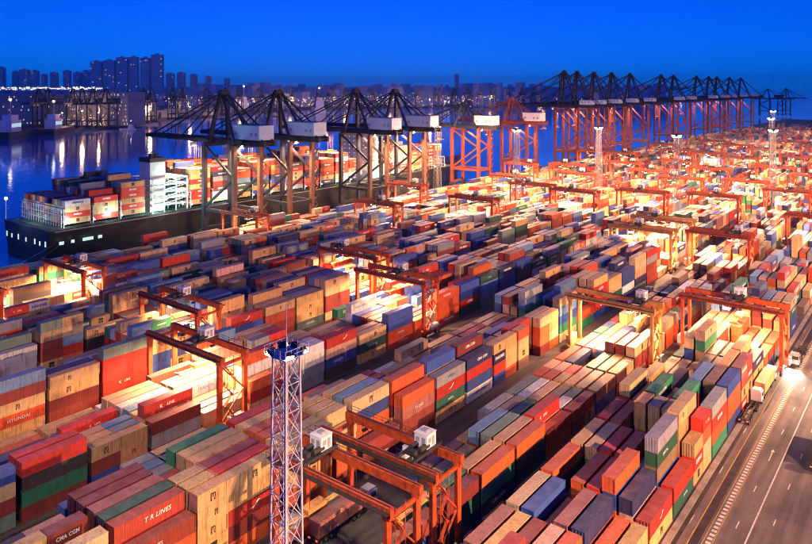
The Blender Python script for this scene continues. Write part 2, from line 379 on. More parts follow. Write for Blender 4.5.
RTGS = [
 ('B', 79.8,'o',0.86,8.5,0,'orange gantry crane nearest the camera, behind the lattice mast'),
 ('B', 91.3,'o',0.14,9.0,0,'orange gantry crane second from the camera, white trolley house at right'),
 ('A', 216.5,'o',0.42,12.5,26e3,'orange gantry crane beside the road, floodlit white stacks below it'),
 ('B', 195.6,'y',0.10,12.5,30e3,'yellow gantry crane left of the roadside orange gantry crane'),
 ('D', 100.0,'o',0.42,11.5,34e3,'orange gantry crane just left of the foreground lattice mast, floodlit boxes below'),
 ('D', 178.5,'o',0.45,12.5,30e3,'orange gantry crane mid yard, nearer of the overlapping pair'),
 ('E', 117.6,'o',0.50,12.0,20e3,'orange gantry crane at left, just behind the one by the mast'),
 ('E', 193.5,'o',0.80,12.5,30e3,'orange gantry crane mid yard, farther of the overlapping pair'),
 ('G', 119.0,'o',0.40,12.5,60e3,'orange gantry crane at the left edge below the ship stern'),
 ('G', 86.0,'o',0.60,12.5,60e3,'orange gantry crane cut off by the left edge of the picture'),
 ('H', 219.5,'o',0.25,12.5,16e3,'orange gantry crane below the first navy quay crane'),
 ('G', 285.0,'o',0.45,12.5,14e3,'orange gantry crane below the second pair of navy quay cranes'),
 ('F', 330.0,'o',0.45,12.5,26e3,'orange gantry crane right of the navy quay cranes'),
 ('E', 391.0,'o',0.60,12.5,26e3,'orange gantry crane in the fifth block, right of the last navy quay crane'),
 ('D', 414.0,'o',0.55,12.5,30e3,'orange gantry crane in back yard under the brightest lamp mast'),
 ('C', 424.0,'o',0.45,12.5,30e3,'orange gantry crane in back yard left of the far lattice mast'),
 ('C', 305.0,'y',0.60,12.5,34e3,'yellow gantry crane in third block, middle distance'),
 ('B', 314.0,'o',0.12,12.5,34e3,'orange gantry crane in second block, middle distance, right of yellow one'),
 ('C', 333.0,'y',0.70,12.5,26e3,'yellow gantry crane just behind the other yellow crane in third block'),
 ('A', 384.0,'o',0.50,12.5,34e3,'orange gantry crane at the right edge, middle distance'),
 ('A', 520.0,'o',0.50,12.5,34e3,'orange gantry crane at right edge, far back beside road'),
 ('B', 470.0,'o',0.40,12.5,34e3,'orange gantry crane far back in second block'),
 ('D', 560.0,'o',0.40,12.5,34e3,'orange gantry crane far back in fourth block'),
 ('E', 520.0,'o',0.40,12.5,34e3,'orange gantry crane far back in fifth block'),
 ('F', 470.0,'o',0.40,12.5,34e3,'orange gantry crane far back in sixth block'),
 ('G', 430.0,'o',0.40,12.5,34e3,'orange gantry crane far back in seventh block'),
 ('B', 640.0,'o',0.40,12.5,40e3,'orange gantry crane farthest back in second block'),
 ('C', 600.0,'o',0.40,12.5,40e3,'orange gantry crane farthest back in third block'),
 ('E', 690.0,'o',0.40,12.5,40e3,'orange gantry crane farthest back in fifth block'),
 ('D', 760.0,'o',0.40,12.5,40e3,'orange gantry crane farthest back in fourth block'),
 ('G', 640.0,'o',0.40,12.5,40e3,'orange gantry crane farthest back in seventh block'),
]
FARR = [('A',640),('A',760),('A',900),('B',560),('B',760),('B',900),('C',500),('C',700),('C',840),('D',490),('D',660),('D',880),('E',600),('E',800),('F',400),('F',560),('F',700),('F',840),('G',520),('G',760),('H',350),('H',500),('H',640)]
RTGX = {}
for a in RTGS: RTGX.setdefault(a[0], []).append(a[1])
for bk, x in FARR: RTGX.setdefault(bk, []).append(float(x))
stacks = {}          # (block,row,bay) -> list of tiers; a tier is a 1 or 2 letter string (two letters: two short boxes, near and far)
def clear_zone(bk, x):                 # bays left open under working cranes and at cross lanes
    if abs((x - 262) % 205) < 9 and x > 240: return True
    return False
for bi, (bk, b) in enumerate(BLOCKS.items()):
    rr = random.Random(100 + bi)
    k0 = int(math.floor((40 - b['ph'])/PITCH)); k1 = int((XMAX[bk] - b['ph'])/PITCH)
    base = 3.2
    for k in list(range(k0, k1)) + ([100] if bk == 'C' else []):
        xs = bay_x(bk, k)
        base += rr.uniform(-0.6, 0.6); hi_ = b['hi'] - (0.7 if xs > 285 else 0); base = min(hi_+0.9, max(hi_-0.6, base))
        short = rr.random() < 0.16
        fav = rr.choice(WEIGHT)
        for row in range(b['n']):
            n = int(round(base + rr.gauss(0, 0.9 if xs < 240 else 0.6))); n = max(0, min(5, n))
            if rr.random() < 0.05: n = max(0, n-2)
            if clear_zone(bk, xs+6): n = 0
            for xr in RTGX.get(bk, []):
                if xr-11 < xs < xr+9: n = min(n, 2 if row < 3 else 3)
            tiers = []
            sh = short if rr.random() < 0.8 else (not short and rr.random() < 0.3)
            lastc = rr.choice(WEIGHT)
            for t in range(n):
                if (bk == 'D' and -4 <= k <= -1) or (bk in 'EFG' and xs < 128) or (bk == 'A' and 4 <= k <= 9): src_ = 'tTtTyyywTtoi' + WEIGHT[::4]  # pale boxes at floodlit cranes; in block A lamplight is put into the colour
                elif bk in 'CDEFGH' and 115 < xs < 400: src_ = WEIGHT + 'bBcnkGgcbskc'*3
                else: src_ = WEIGHT
                c = lastc if rr.random() < 0.28 else (fav if rr.random() < 0.12 else rr.choice(src_))
                lastc = c
                tiers.append(c + rr.choice(WEIGHT) if sh else c)
            if (bk,row,k) in OVER:
                tiers = OVER[(bk,row,k)].split()
            if tiers: stacks[(bk,row,k)] = tiers
ROWP = 3.0
boxes = []           # dict per container
for (bk,row,k), tiers in stacks.items():
    b = BLOCKS[bk]; xs = bay_x(bk, k); y0 = b['y0'] + row*ROWP
    jr = random.Random(hash((ord(bk),row,k)) & 0xffff)
    for t, code in enumerate(tiers):
        j = jr.uniform(-0.12, 0.12)
        if code == '.': continue
        if len(code) == 1:
            boxes.append(dict(b=bk,row=row,k=k,t=t,top=(t==len(tiers)-1),c=code,x=xs+C40/2+j,y=y0+CW/2+jr.uniform(-.05,.05),z=t*CH+0.02,L=C40,half=''))
        else:
            for h in (0,1):
                if code[h] == '-': continue
                boxes.append(dict(b=bk,row=row,k=k,t=t,top=(t==len(tiers)-1),c=code[h],x=xs+C20/2+h*(C20+0.07)+j*0.3,y=y0+CW/2+jr.uniform(-.05,.05),z=t*CH+0.02,L=C20,half=('near half','far half')[h]))
# ---- which ones show largest: march rays over the height field of the stacks
GX0, GY0, CELL = 30.0, 36.0, 0.6
NX, NY = int((1540-GX0)/CELL), int((295-GY0)/CELL)
hf = np.zeros((NX, NY))
for c in boxes:
    i0, i1 = int((c['x']-c['L']/2-GX0)/CELL), int((c['x']+c['L']/2-GX0)/CELL)
    j0, j1 = int((c['y']-CW/2-GY0)/CELL), int((c['y']+CW/2-GY0)/CELL)
    i0 = max(i0, 0)
    if i1 <= 0: continue
    hf[i0:i1, j0:j1+1] = np.maximum(hf[i0:i1, j0:j1+1], c['z']+CH)
bx = np.array([c['x'] for c in boxes]); by = np.array([c['y'] for c in boxes]); bz = np.array([c['z'] for c in boxes]); bl = np.array([c['L'] for c in boxes])
def visible(px, py, pz):
    d = np.stack([-px, -py, CAM_H-pz], -1); hd = np.hypot(px, py); ok = np.ones(len(px), bool)
    for s in np.concatenate([np.arange(0.5, 14, 0.6), np.arange(14, 60, 1.2)]):
        q = s/hd; X = px + d[:,0]*q; Y = py + d[:,1]*q; Z = pz + d[:,2]*q
        i = ((X-GX0)/CELL).astype(int); j = ((Y-GY0)/CELL).astype(int)
        inb = (i>=0)&(i<NX)&(j>=0)&(j<NY)
        h = np.where(inb, hf[np.clip(i,0,NX-1), np.clip(j,0,NY-1)], 0)
        ok &= ~(h > Z + 0.05)
    c_, s_ = math.cos(YAW), math.sin(YAW)
    dep = px*c_ + py*s_; lat = px*s_ - py*c_
    u = 406 + FPX*lat/np.maximum(dep,1); v = 86 + FPX*(CAM_H-pz)/np.maximum(dep,1)
    ok &= (dep > 5)&(u > 0)&(u < 812)&(v > 0)&(v < 544)
    return ok
dist = np.sqrt(bx**2 + by**2 + (CAM_H-bz)**2)
score = np.zeros(len(boxes)); end_seen = np.zeros(len(boxes), bool); side_seen = np.zeros(len(boxes), bool)
for fx in (-0.4,-0.13,0.13,0.4):
    for fz in (0.25,0.75):                        # road side face
        ok = visible(bx+fx*bl, by-CW/2-0.35, bz+fz*CH); score += ok*(bl*CH/8)*(by/dist)/dist**2; side_seen |= ok
    ok = visible(bx+fx*bl, by, bz+CH+0.1); score += ok*(bl*CW/4)*((CAM_H-bz)/dist)/dist**2
for fz in (0.25,0.75):
    ok = visible(bx-bl/2-0.5, by, bz+fz*CH); score += ok*(CW*CH/2)*(bx/dist)/dist**2; end_seen |= ok
order = np.argsort(-score)
NEAR = set(int(i) for i in order[:300] if score[i] > 0)
print('containers', len(boxes), 'seen', int((score>0).sum()))

# ---- container meshes
def corrugated(L):
    m = MB(); x0, x1 = -L/2+0.10, L/2-0.10; dz = 0.14
    n = int((x1-x0)/0.42)
    xs = []
    st = (x1-x0)/n
    for i in range(n):
        a = x0+i*st; xs += [(a,0),(a+st*0.28,0),(a+st*0.5,1),(a+st*0.78,1)]
    xs.append((x1,0))
    for sgn in (-1,1):
        vs, fs = [], []
        for x,q in xs:
            y = sgn*(CW/2-0.02-0.05*q); vs += [(x,y,dz),(x,y,CH-0.08)]
        for i in range(len(xs)-1): fs.append((2*i,2*i+2,2*i+3,2*i+1))
        m.add(vs, fs)
    vs, fs = [], []
    for x,q in xs:
        z = CH-0.03-0.03*q; vs += [(x,-CW/2+0.06,z),(x,CW/2-0.06,z)]
    for i in range(len(xs)-1): fs.append((2*i,2*i+2,2*i+3,2*i+1))
    m.add(vs, fs)
    m.add([(x1,-CW/2+.1,dz),(x1,CW/2-.1,dz),(x1,CW/2-.1,CH-.08),(x1,-CW/2+.1,CH-.08)], [(0,1,2,3)])
    m.add([(x0,-CW/2+.1,dz),(x0,CW/2-.1,dz),(x0,CW/2-.1,CH-.08),(x0,-CW/2+.1,CH-.08)], [(0,3,2,1)])
    m.add([(x0,-CW/2+.1,dz),(x1,-CW/2+.1,dz),(x1,CW/2-.1,dz),(x0,CW/2-.1,dz)], [(0,3,2,1)])
    return m.mesh('body', M['box'])
def frame_mesh(L):
    m = MB(); h = CH-0.03
    for sx in (-1,1):
        for sy in (-1,1):
            m.cbox(sx*(L/2-0.08), sy*(CW/2-0.08), 0.0, 0.16, 0.16, h)
            for z in (0.0, h-0.12): m.cbox(sx*(L/2-0.075), sy*(CW/2-0.075), z, 0.19, 0.19, 0.13)
        m.box(sx*(L/2-0.08)-0.06, sx*(L/2-0.08)+0.06, -CW/2+0.16, CW/2-0.16, h-0.13, h-0.005)
        m.box(sx*(L/2-0.08)-0.06, sx*(L/2-0.08)+0.06, -CW/2+0.16, CW/2-0.16, 0.0, 0.15)
    for sy in (-1,1):
        m.box(-L/2+0.16, L/2-0.16, sy*(CW/2-0.06)-0.05, sy*(CW/2-0.06)+0.05, h-0.1, h-0.005)
        m.box(-L/2+0.16, L/2-0.16, sy*(CW/2-0.06)-0.05, sy*(CW/2-0.06)+0.05, 0.0, 0.16)
    return m.mesh('frame', M['box'])
BODY = {C40: corrugated(C40), C20: corrugated(C20)}
FRAME = {C40: frame_mesh(C40), C20: frame_mesh(C20)}
dm = MB()
dm.cbox(0, 0, 0.15, 0.05, 1.04, CH-0.32)
for z in (0.45, 1.05, 1.65): dm.cbox(-0.035, 0, z, 0.03, 0.96, 0.28)
DOOR = dm.mesh('door', M['box'])
bm_ = MB()
for y in (-0.28, 0.28):
    bm_.tube((-0.10, y, 0.1), (-0.10, y, CH-0.1), 0.03, 6)
    for z in (0.3, 1.2, 2.2): bm_.cbox(-0.08, y, z, 0.06, 0.14, 0.08)
BAR = bm_.mesh('locking_bar', M['bar'])
# ---- lettering on the sides
def text_mesh(name, lines, size, material, bold=0.012, spacing=1.0, shear=0.0):
    """lines: list of (string, dx, dz, size)"""
    vs, fs = [], []
    for s, dx, dz, sz in lines:
        c = bpy.data.curves.new('t', 'FONT'); c.body = s; c.size = sz; c.align_x = 'CENTER'; c.align_y = 'CENTER'
        c.offset = bold; c.resolution_u = 2; c.space_character = spacing; c.shear = shear
        o = bpy.data.objects.new('t', c); COL.objects.link(o)
        me = bpy.data.meshes.new_from_object(o)
        bpy.data.objects.remove(o); bpy.data.curves.remove(c)
        b0 = len(vs)
        vs += [(v.co.x+dx, 0.0, v.co.y+dz) for v in me.vertices]
        fs += [tuple(i+b0 for i in p.vertices) for p in me.polygons]
        bpy.data.meshes.remove(me)
    me = bpy.data.meshes.new(name); me.from_pydata(vs, [], fs); me.materials.append(material); me.update()
    return me
def poly_mesh(name, pts, material):
    me = bpy.data.meshes.new(name); me.from_pydata([(x,0,z) for x,z in pts], [], [tuple(range(len(pts)))]); me.materials.append(material); me.update(); return me
LOGO = {
 'msc': text_mesh('logo', [('m', 0, 0.42, 1.75), ('s', -0.45, -0.42, 1.15), ('c', 0.42, -0.42, 1.15)], 1, M['black_ink'], 0.05),
 'kline': text_mesh('logo', [('K', -2.2, 0, 1.25), ('LINE', 0.6, 0, 1.0)], 1, M['white_ink'], 0.03, 1.15),
 'gull': poly_mesh('logo', [(-1.6,-0.35),(-0.5,-0.25),(0.35,0.15),(0.5,0.5),(0.95,0.75),(1.6,0.55),(1.0,0.45),(0.75,0.1),(0.25,-0.2),(-0.4,-0.5)], M['white_ink']),
 'hyundai': text_mesh('logo', [('HYUNDAI', 0.3, 0, 1.2)], 1, M['white_ink'], 0.03, 1.15),
 'cma': text_mesh('logo', [('CMA CGM', 0, 0, 1.15)], 1, M['white_ink'], 0.035, 1.05),
 'trlines': text_mesh('logo', [('T R LINES', 0, 0, 1.2)], 1, M['white_ink'], 0.02, 1.1, 0.2),
 'hanjin': text_mesh('logo', [('HANJIN', 0, 0, 1.35)], 1, M['white_ink'], 0.03, 1.15),
 'hanjin_b': text_mesh('logo', [('HANJIN', 0, 0, 1.35)], 1, M['blue_ink'], 0.03, 1.15),
 'evergreen': text_mesh('logo', [('EVERGREEN', 0, 0, 1.25)], 1, M['white_ink'], 0.035, 1.05),
 'usl': text_mesh('logo', [('CAPITAL', 0, 0, 1.0)], 1, M['white_ink'], 0.02, 1.2),
 'chs': text_mesh('logo', [('CHINA SHIPPING', 0, 0, 0.85)], 1, M['blue_ink'], 0.02),
}
LW = {k: max(v.co.x for v in m.vertices)*2 for k, m in LOGO.items()}
NICE = {'msc':'black square lettering','kline':'white lettering','gull':'a white bird mark','hyundai':'white lettering','cma':'white lettering','trlines':'slanted white lettering','hanjin':'white lettering','hanjin_b':'blue lettering','evergreen':'white lettering','usl':'white lettering','chs':'blue lettering', None:''}
ORD = ['first','second','third','fourth','fifth','sixth','seventh','eighth','ninth','tenth','eleventh','twelfth','thirteenth','fourteenth','fifteenth','sixteenth','seventeenth','eighteenth','nineteenth','twentieth']
BLN = dict(A='road block', B='second block from road', C='third block from road', D='fourth block from road', E='fifth block from road', F='sixth block from road', G='seventh block from road', H='quayside block')
kmin = {}
for i in NEAR:
    c = boxes[i]; kmin.setdefault(c['b'], set()).add(round(bay_x(c['b'], c['k']), 1))
def level(c):
    n = len(stacks[(c['b'],c['row'],c['k'])]) - 1 - c['t']
    return ('top', 'second from top', 'third from top', 'fourth from top', 'bottom')[min(n,4)]
def jitter(col, r):
    f = r.uniform(0.82, 1.15); return tuple(min(0.85, max(0.008, ch*f*r.uniform(0.94,1.06))) for ch in col)
cr_ = random.Random(5)
mass_v, mass_f, mass_c = [], [], []
def mass_box(x, y, z, L, W, Hh, col):
    b0 = len(mass_v); x0,x1,y0,y1 = x-L/2,x+L/2,y-W/2,y+W/2
    mass_v.extend([(x0,y0,z),(x1,y0,z),(x1,y1,z),(x0,y1,z),(x0,y0,z+Hh),(x1,y0,z+Hh),(x1,y1,z+Hh),(x0,y1,z+Hh)])
    mass_f.extend([(b0+4,b0+5,b0+6,b0+7),(b0,b0+1,b0+5,b0+4),(b0+1,b0+2,b0+6,b0+5),(b0+2,b0+3,b0+7,b0+6),(b0+3,b0,b0+4,b0+7)])
    mass_c.extend([col]*5)
def mass_quad(x0, x1, y, z0, z1, col):
    b0 = len(mass_v); mass_v.extend([(x0,y,z0),(x1,y,z0),(x1,y,z1),(x0,y,z1)]); mass_f.append((b0,b0+1,b0+2,b0+3)); mass_c.append(col)
def mass_logo(x, y, z, L, mark, r):
    yy = y - CW/2 - 0.012
    if mark == 'msc':
        zc = z+CH*0.5
        mass_quad(x-0.75,x+0.75,yy,zc+0.1,zc+0.75,(0.02,0.02,0.02)); mass_quad(x-0.7,x-0.06,yy,zc-0.7,zc,(0.02,0.02,0.02)); mass_quad(x+0.06,x+0.7,yy,zc-0.7,zc,(0.02,0.02,0.02))
    elif mark:
        col = (0.05,0.07,0.3) if mark in ('hanjin_b','chs') else (0.75,0.75,0.72)
        n = dict(gull=2,kline=5,hanjin=6,hanjin_b=6,evergreen=9).get(mark,7); wd = min(0.78, (L-1.2)/n)
        for i in range(n):
            h = r.uniform(0.75,1.0)
            mass_quad(x+(i-n/2)*wd+0.08, x+(i-n/2+1)*wd-0.08, yy, z+CH*0.55-h*0.45, z+CH*0.55+h*0.45, col)
for i, c in enumerate(boxes):
    col, mark = PAL[c['c']]
    col = jitter(col, cr_)
    has = mark is not None and cr_.random() < (0.68 if mark == 'msc' else 0.5)
    if i not in NEAR:
        mass_box(c['x'], c['y'], c['z'], c['L'], CW-0.02, CH-0.035, col)
        if has and side_seen[i]: mass_logo(c['x'], c['y'], c['z'], c['L'], mark, cr_)
        continue
    bay = sorted(kmin[c['b']]).index(round(bay_x(c['b'], c['k']), 1))
    lab = f"{NAME[c['c']].replace(' ','-')} {'long' if c['L']==C40 else 'short'} container, {level(c)}, {BLN[c['b']]}, {ORD[c['row']]} row, {ORD[min(bay,19)]} bay"
    if c['half']: lab += ' ' + c['half']
    o = thing('shipping_container', (c['x'],c['y'],c['z']), lab, 'container', 'containers stacked in the yard')
    parts = [link('body', BODY[c['L']], o), link('frame', FRAME[c['L']], o)]
    if end_seen[i] and cr_.random() < 0.6:
        for sy in (-0.535, 0.535):
            d = link('door', DOOR, o, (-c['L']/2+0.05, sy, 0)); parts.append(d); link('locking_bar', BAR, d)
    for q in parts: q.color = (*col, 1)
    if has:
        s = min(1.0, (c['L']-1.0)/LW[mark])
        lg = link('logo', LOGO[mark], o, (0, -CW/2+0.008, CH*0.5)); s *= cr_.choice((0.55,0.7,0.8,0.85)); lg.scale = (s,1,min(0.85,s*1.15)); lg.location.x = cr_.choice((0,0,0,-0.12,0.1))*c['L']
me = bpy.data.meshes.new('shipping_containers')
me.from_pydata(mass_v, [], mass_f); me.materials.append(M['boxmass'])
at = me.attributes.new('paint', 'FLOAT_COLOR', 'FACE')
at.data.foreach_set('color', np.array([(*c,1.0) for c in mass_c], dtype=np.float32).ravel()); me.update()
tag(link('container_stacks', me), 'stacked shipping containers filling the rest of the yard', 'containers', 'containers stacked in the yard', 'stuff')

# ------------------------------------------------------------------ yard gantry cranes
RTG_H, SPAN, WB = 18.0, 26.0, 7.2
def wheel_mesh():
    m = MB(); m.tube((0,-0.22,0.75),(0,0.22,0.75),0.75,14); m.tube((0,-0.26,0.75),(0,0.26,0.75),0.32,10)
    return m.mesh('wheel', M['tyre'])
WHEEL = wheel_mesh()
def lamp_mesh():
    m = MB(); m.add([(-0.45,-0.3,0),(0.45,-0.3,0),(0.45,0.3,0),(-0.45,0.3,0)], [(0,3,2,1)]); return m.mesh('lamp_lens', M['lamp'])
LENS = lamp_mesh()
def lamp_body():
    m = MB(); m.box(-0.5,0.5,-0.35,0.35,0.02,0.35); return m.mesh('floodlight', M['dark'])
LBODY = lamp_body()
def make_rtg(paint):
    o = thing('gantry_crane', (0,0,0), 'x', 'gantry crane', 'yard gantry cranes over the stacks')
    hs = SPAN/2
    for sx in (-1,1):
        for sy in (-1,1):
            m = MB()
            m.beam((sx*WB/2, sy*hs, 1.9), (sx*WB/2, sy*hs, RTG_H-1.4), 0.75, 1.0, 0.75, 1.15)
            m.cbox(sx*WB/2, sy*hs, RTG_H-1.9, 0.95, 1.5, 0.6)
            l = m.build('leg', paint, o)
    for sy in (-1,1):
        m = MB(); m.box(-WB/2-1.2, WB/2+1.2, sy*hs-0.45, sy*hs+0.45, 1.5, 2.5)
        for sx in (-1,1): m.cbox(sx*WB/2, sy*hs, 0.7, 2.2, 0.5, 0.8)
        m.build('sill_beam', paint, o)
        m = MB(); m.box(-WB/2+0.4, WB/2-0.4, sy*hs-0.25, sy*hs+0.25, RTG_H-2.3, RTG_H-1.75)
        m.build('cross_beam', paint, o)
        for sx in (-1,1):
            for dx in (-0.85,0.85): link('wheel', WHEEL, o, (sx*WB/2+dx, sy*hs, 0))
    m = MB(); m.beam((-WB/2+0.3,-hs,2.6),(WB/2-0.3,-hs,9.0),0.28); m.beam((WB/2-0.3,-hs,9.0),(-WB/2+0.3,-hs,RTG_H-2.2),0.28)
    m.build('brace', paint, o)
    for sx in (-1,1):
        m = MB(); m.box(sx*WB/2-0.5, sx*WB/2+0.5, -hs-1.0, hs+1.0, RTG_H-1.4, RTG_H)
        gd = m.build('girder', paint, o)
        m = MB()
        for y in np.arange(-hs+0.6, hs, 2.4):
            m.box(sx*WB/2-0.53, sx*WB/2+0.53, y, y+0.07, RTG_H-1.38, RTG_H-0.05)
        m.build('stiffener', paint, gd)['kind'] = 'stuff'
        # walkway and railing outside the girder
        m = MB(); xw = sx*(WB/2+0.95)
        m.box(xw-0.4, xw+0.4, -hs-1, hs+1, RTG_H-0.65, RTG_H-0.58)
        for y in np.arange(-hs-1, hs+1.1, 2.0): m.beam((xw+sx*0.38,y,RTG_H-0.6),(xw+sx*0.38,y,RTG_H+0.5),0.06)
        for z in (RTG_H-0.05, RTG_H+0.5): m.beam((xw+sx*0.38,-hs-1,z),(xw+sx*0.38,hs+1,z),0.06)
        m.build('walkway', M['dark'], o)
        m = MB(); m.box(sx*WB/2-0.08, sx*WB/2+0.08, -hs-0.6, hs+0.6, RTG_H+0.003, RTG_H+0.12); m.build('rail', M['dark'], o)
    # stairs on the near right leg
    m = MB(); zz = 2.6
    k = 0
    while zz < RTG_H-2.5:
        a, bb = (-WB/2+0.8, -WB/2+2.6) if k%2==0 else (-WB/2+2.6, -WB/2+0.8)
        m.beam((a,-hs-0.95,zz),(bb,-hs-0.95,zz+2.2),0.6,0.12); m.beam((a,-hs-1.25,zz+1),(bb,-hs-1.25,zz+3.2),0.06)
        m.cbox(bb,-hs-0.95,zz+2.15,0.8,0.7,0.08)
        zz += 2.2; k += 1
    m.beam((-WB/2+0.5,-hs-1.2,2.4),(-WB/2+0.5,-hs-1.2,RTG_H),0.07); m.beam((-WB/2+2.9,-hs-1.2,2.4),(-WB/2+2.9,-hs-1.2,RTG_H),0.07)
    m.build('stairs', paint, o)
    m = MB(); m.box(-2.4,2.4,hs+0.5,hs+1.9,2.2,4.6); m.build('power_unit', M['grey'], o)
    m = MB(); m.box(-2.0,2.0,-hs-1.7,-hs-0.5,2.55,4.1); m.build('electrical_cabinet', M['grey'], o)
    # trolley
    t = link('trolley', None, o, (0,0,RTG_H))
    m = MB(); m.box(-WB/2-0.4,WB/2+0.4,-1.9,-1.4,0.15,0.6); m.box(-WB/2-0.4,WB/2+0.4,1.4,1.9,0.15,0.6); m.box(-2.2,2.2,-1.4,1.4,0.2,0.45)
    m.tube((-1.2,-1.0,1.05),(1.2,-1.0,1.05),0.5,10); m.tube((-1.2,0.9,1.05),(1.2,0.9,1.05),0.5,10); m.box(-2.6,-1.6,-1.0,0.4,0.45,1.3)
    for sx in (-1,1):
        for y in (-2.2,2.2): m.beam((sx*3.6,y,0.4),(sx*3.6,y,1.5),0.07)
        m.beam((sx*3.6,-2.2,1.5),(sx*3.6,2.2,1.5),0.07)
    m.build('trolley_frame', M['dark'], t)
    m = MB(); m.box(0.4,3.0,-1.4,1.4,0.62,2.9); m.box(0.3,3.1,-1.5,1.5,2.9,3.0); mh = m.build('machinery_house', M['white'], t)
    m = MB(); m.box(0.37,0.395,-1.0,-0.2,0.8,2.4); m.box(0.37,0.395,0.3,1.1,1.6,2.3); m.box(0.8,1.6,-1.425,-1.405,1.5,2.3); m.box(1.9,2.6,-1.425,-1.405,0.8,2.4); m.build('door_and_louvre', M['grey'], mh)
    m = MB(); m.box(1.2,2.2,-0.6,0.6,3.0,3.35); m.build('roof_fan', M['grey'], mh)
    m = MB(); m.box(-1.0,1.0,2.3,4.1,-3.4,-1.1); m.box(-0.3,0.3,2.6,3.6,-1.1,0.2); m.build('operator_cab', M['white'], t)
    m = MB(); m.box(-1.01,-0.985,2.45,3.95,-2.7,-1.5); m.box(-0.85,0.85,2.275,2.299,-3.0,-1.5); m.build('cab_window', M['glass'], t)
    s = link('spreader', None, o, (0,0,0))
    m = MB(); m.box(-6.0,6.0,-0.35,0.35,0.25,0.6)
    for sx in (-1,1): m.box(sx*6.0-0.2,sx*6.0+0.2,-1.2,1.2,0.0,0.4)
    m.box(-2.2,2.2,-1.0,1.0,0.6,1.3); m.build('spreader_beam', M['rtg_y'], s)
    return o
RTG_PROTO = {'o': make_rtg(M['rtg']), 'y': make_rtg(M['rtg_y'])}
used = set()
def place_rtg(bk, x, kind, troll, spr, power, label, lamps=4, tint=WARM):
    b = BLOCKS[bk]; pr = RTG_PROTO[kind]
    o = pr if kind not in used else copy_tree(pr); used.add(kind)
    span = b['l'] - b['r']
    o.location = (x + WB/2, (b['l']+b['r'])/2, 0.0); o.scale = (1, span/SPAN, 1)
    o['label'] = label
    yt = (troll-0.5)*(SPAN-6)
    for ch in o.children:
        if ch.name.startswith('trolley'): ch.location.y = yt
        if ch.name.startswith('spreader'):
            ch.location = (0, yt, spr)
            m = MB()
            for sx in (-1.6,1.6):
                for sy in (-0.7,0.7): m.beam((sx,yt+sy,spr+1.2),(sx,yt+sy,RTG_H+0.3),0.07)
            m.build('hoist_rope', M['rope'], o)
    # floodlights hung under the girders
    n = lamps
    for i in range(n):
        sx = -1 if i%2==0 else 1; y = (-0.5 + (i+0.5)/n)*SPAN*0.86
        f = link('floodlight', LBODY, o, (sx*(WB/2-0.9 if sx<0 else WB/2-0.9), y, RTG_H-1.85))
        link('lamp_lens', LENS, f)
        if power: spot('lamp_light', f, (0,0,-0.1), (0.0, 0, -5), power*1.5, tint, R(160), 0.4, 0.35)
    return o
for a in RTGS: place_rtg(*a)
for i, (bk, x) in enumerate(FARR):
    place_rtg(bk, float(x), 'o', rnd.uniform(0.15,0.85), 12.5, 42e3, f"small orange gantry crane deep in back yard, {BLN[bk]}, {ORD[sum(1 for q in FARR if q[0]==bk and q[1]<=x)-1]} of those", 2)

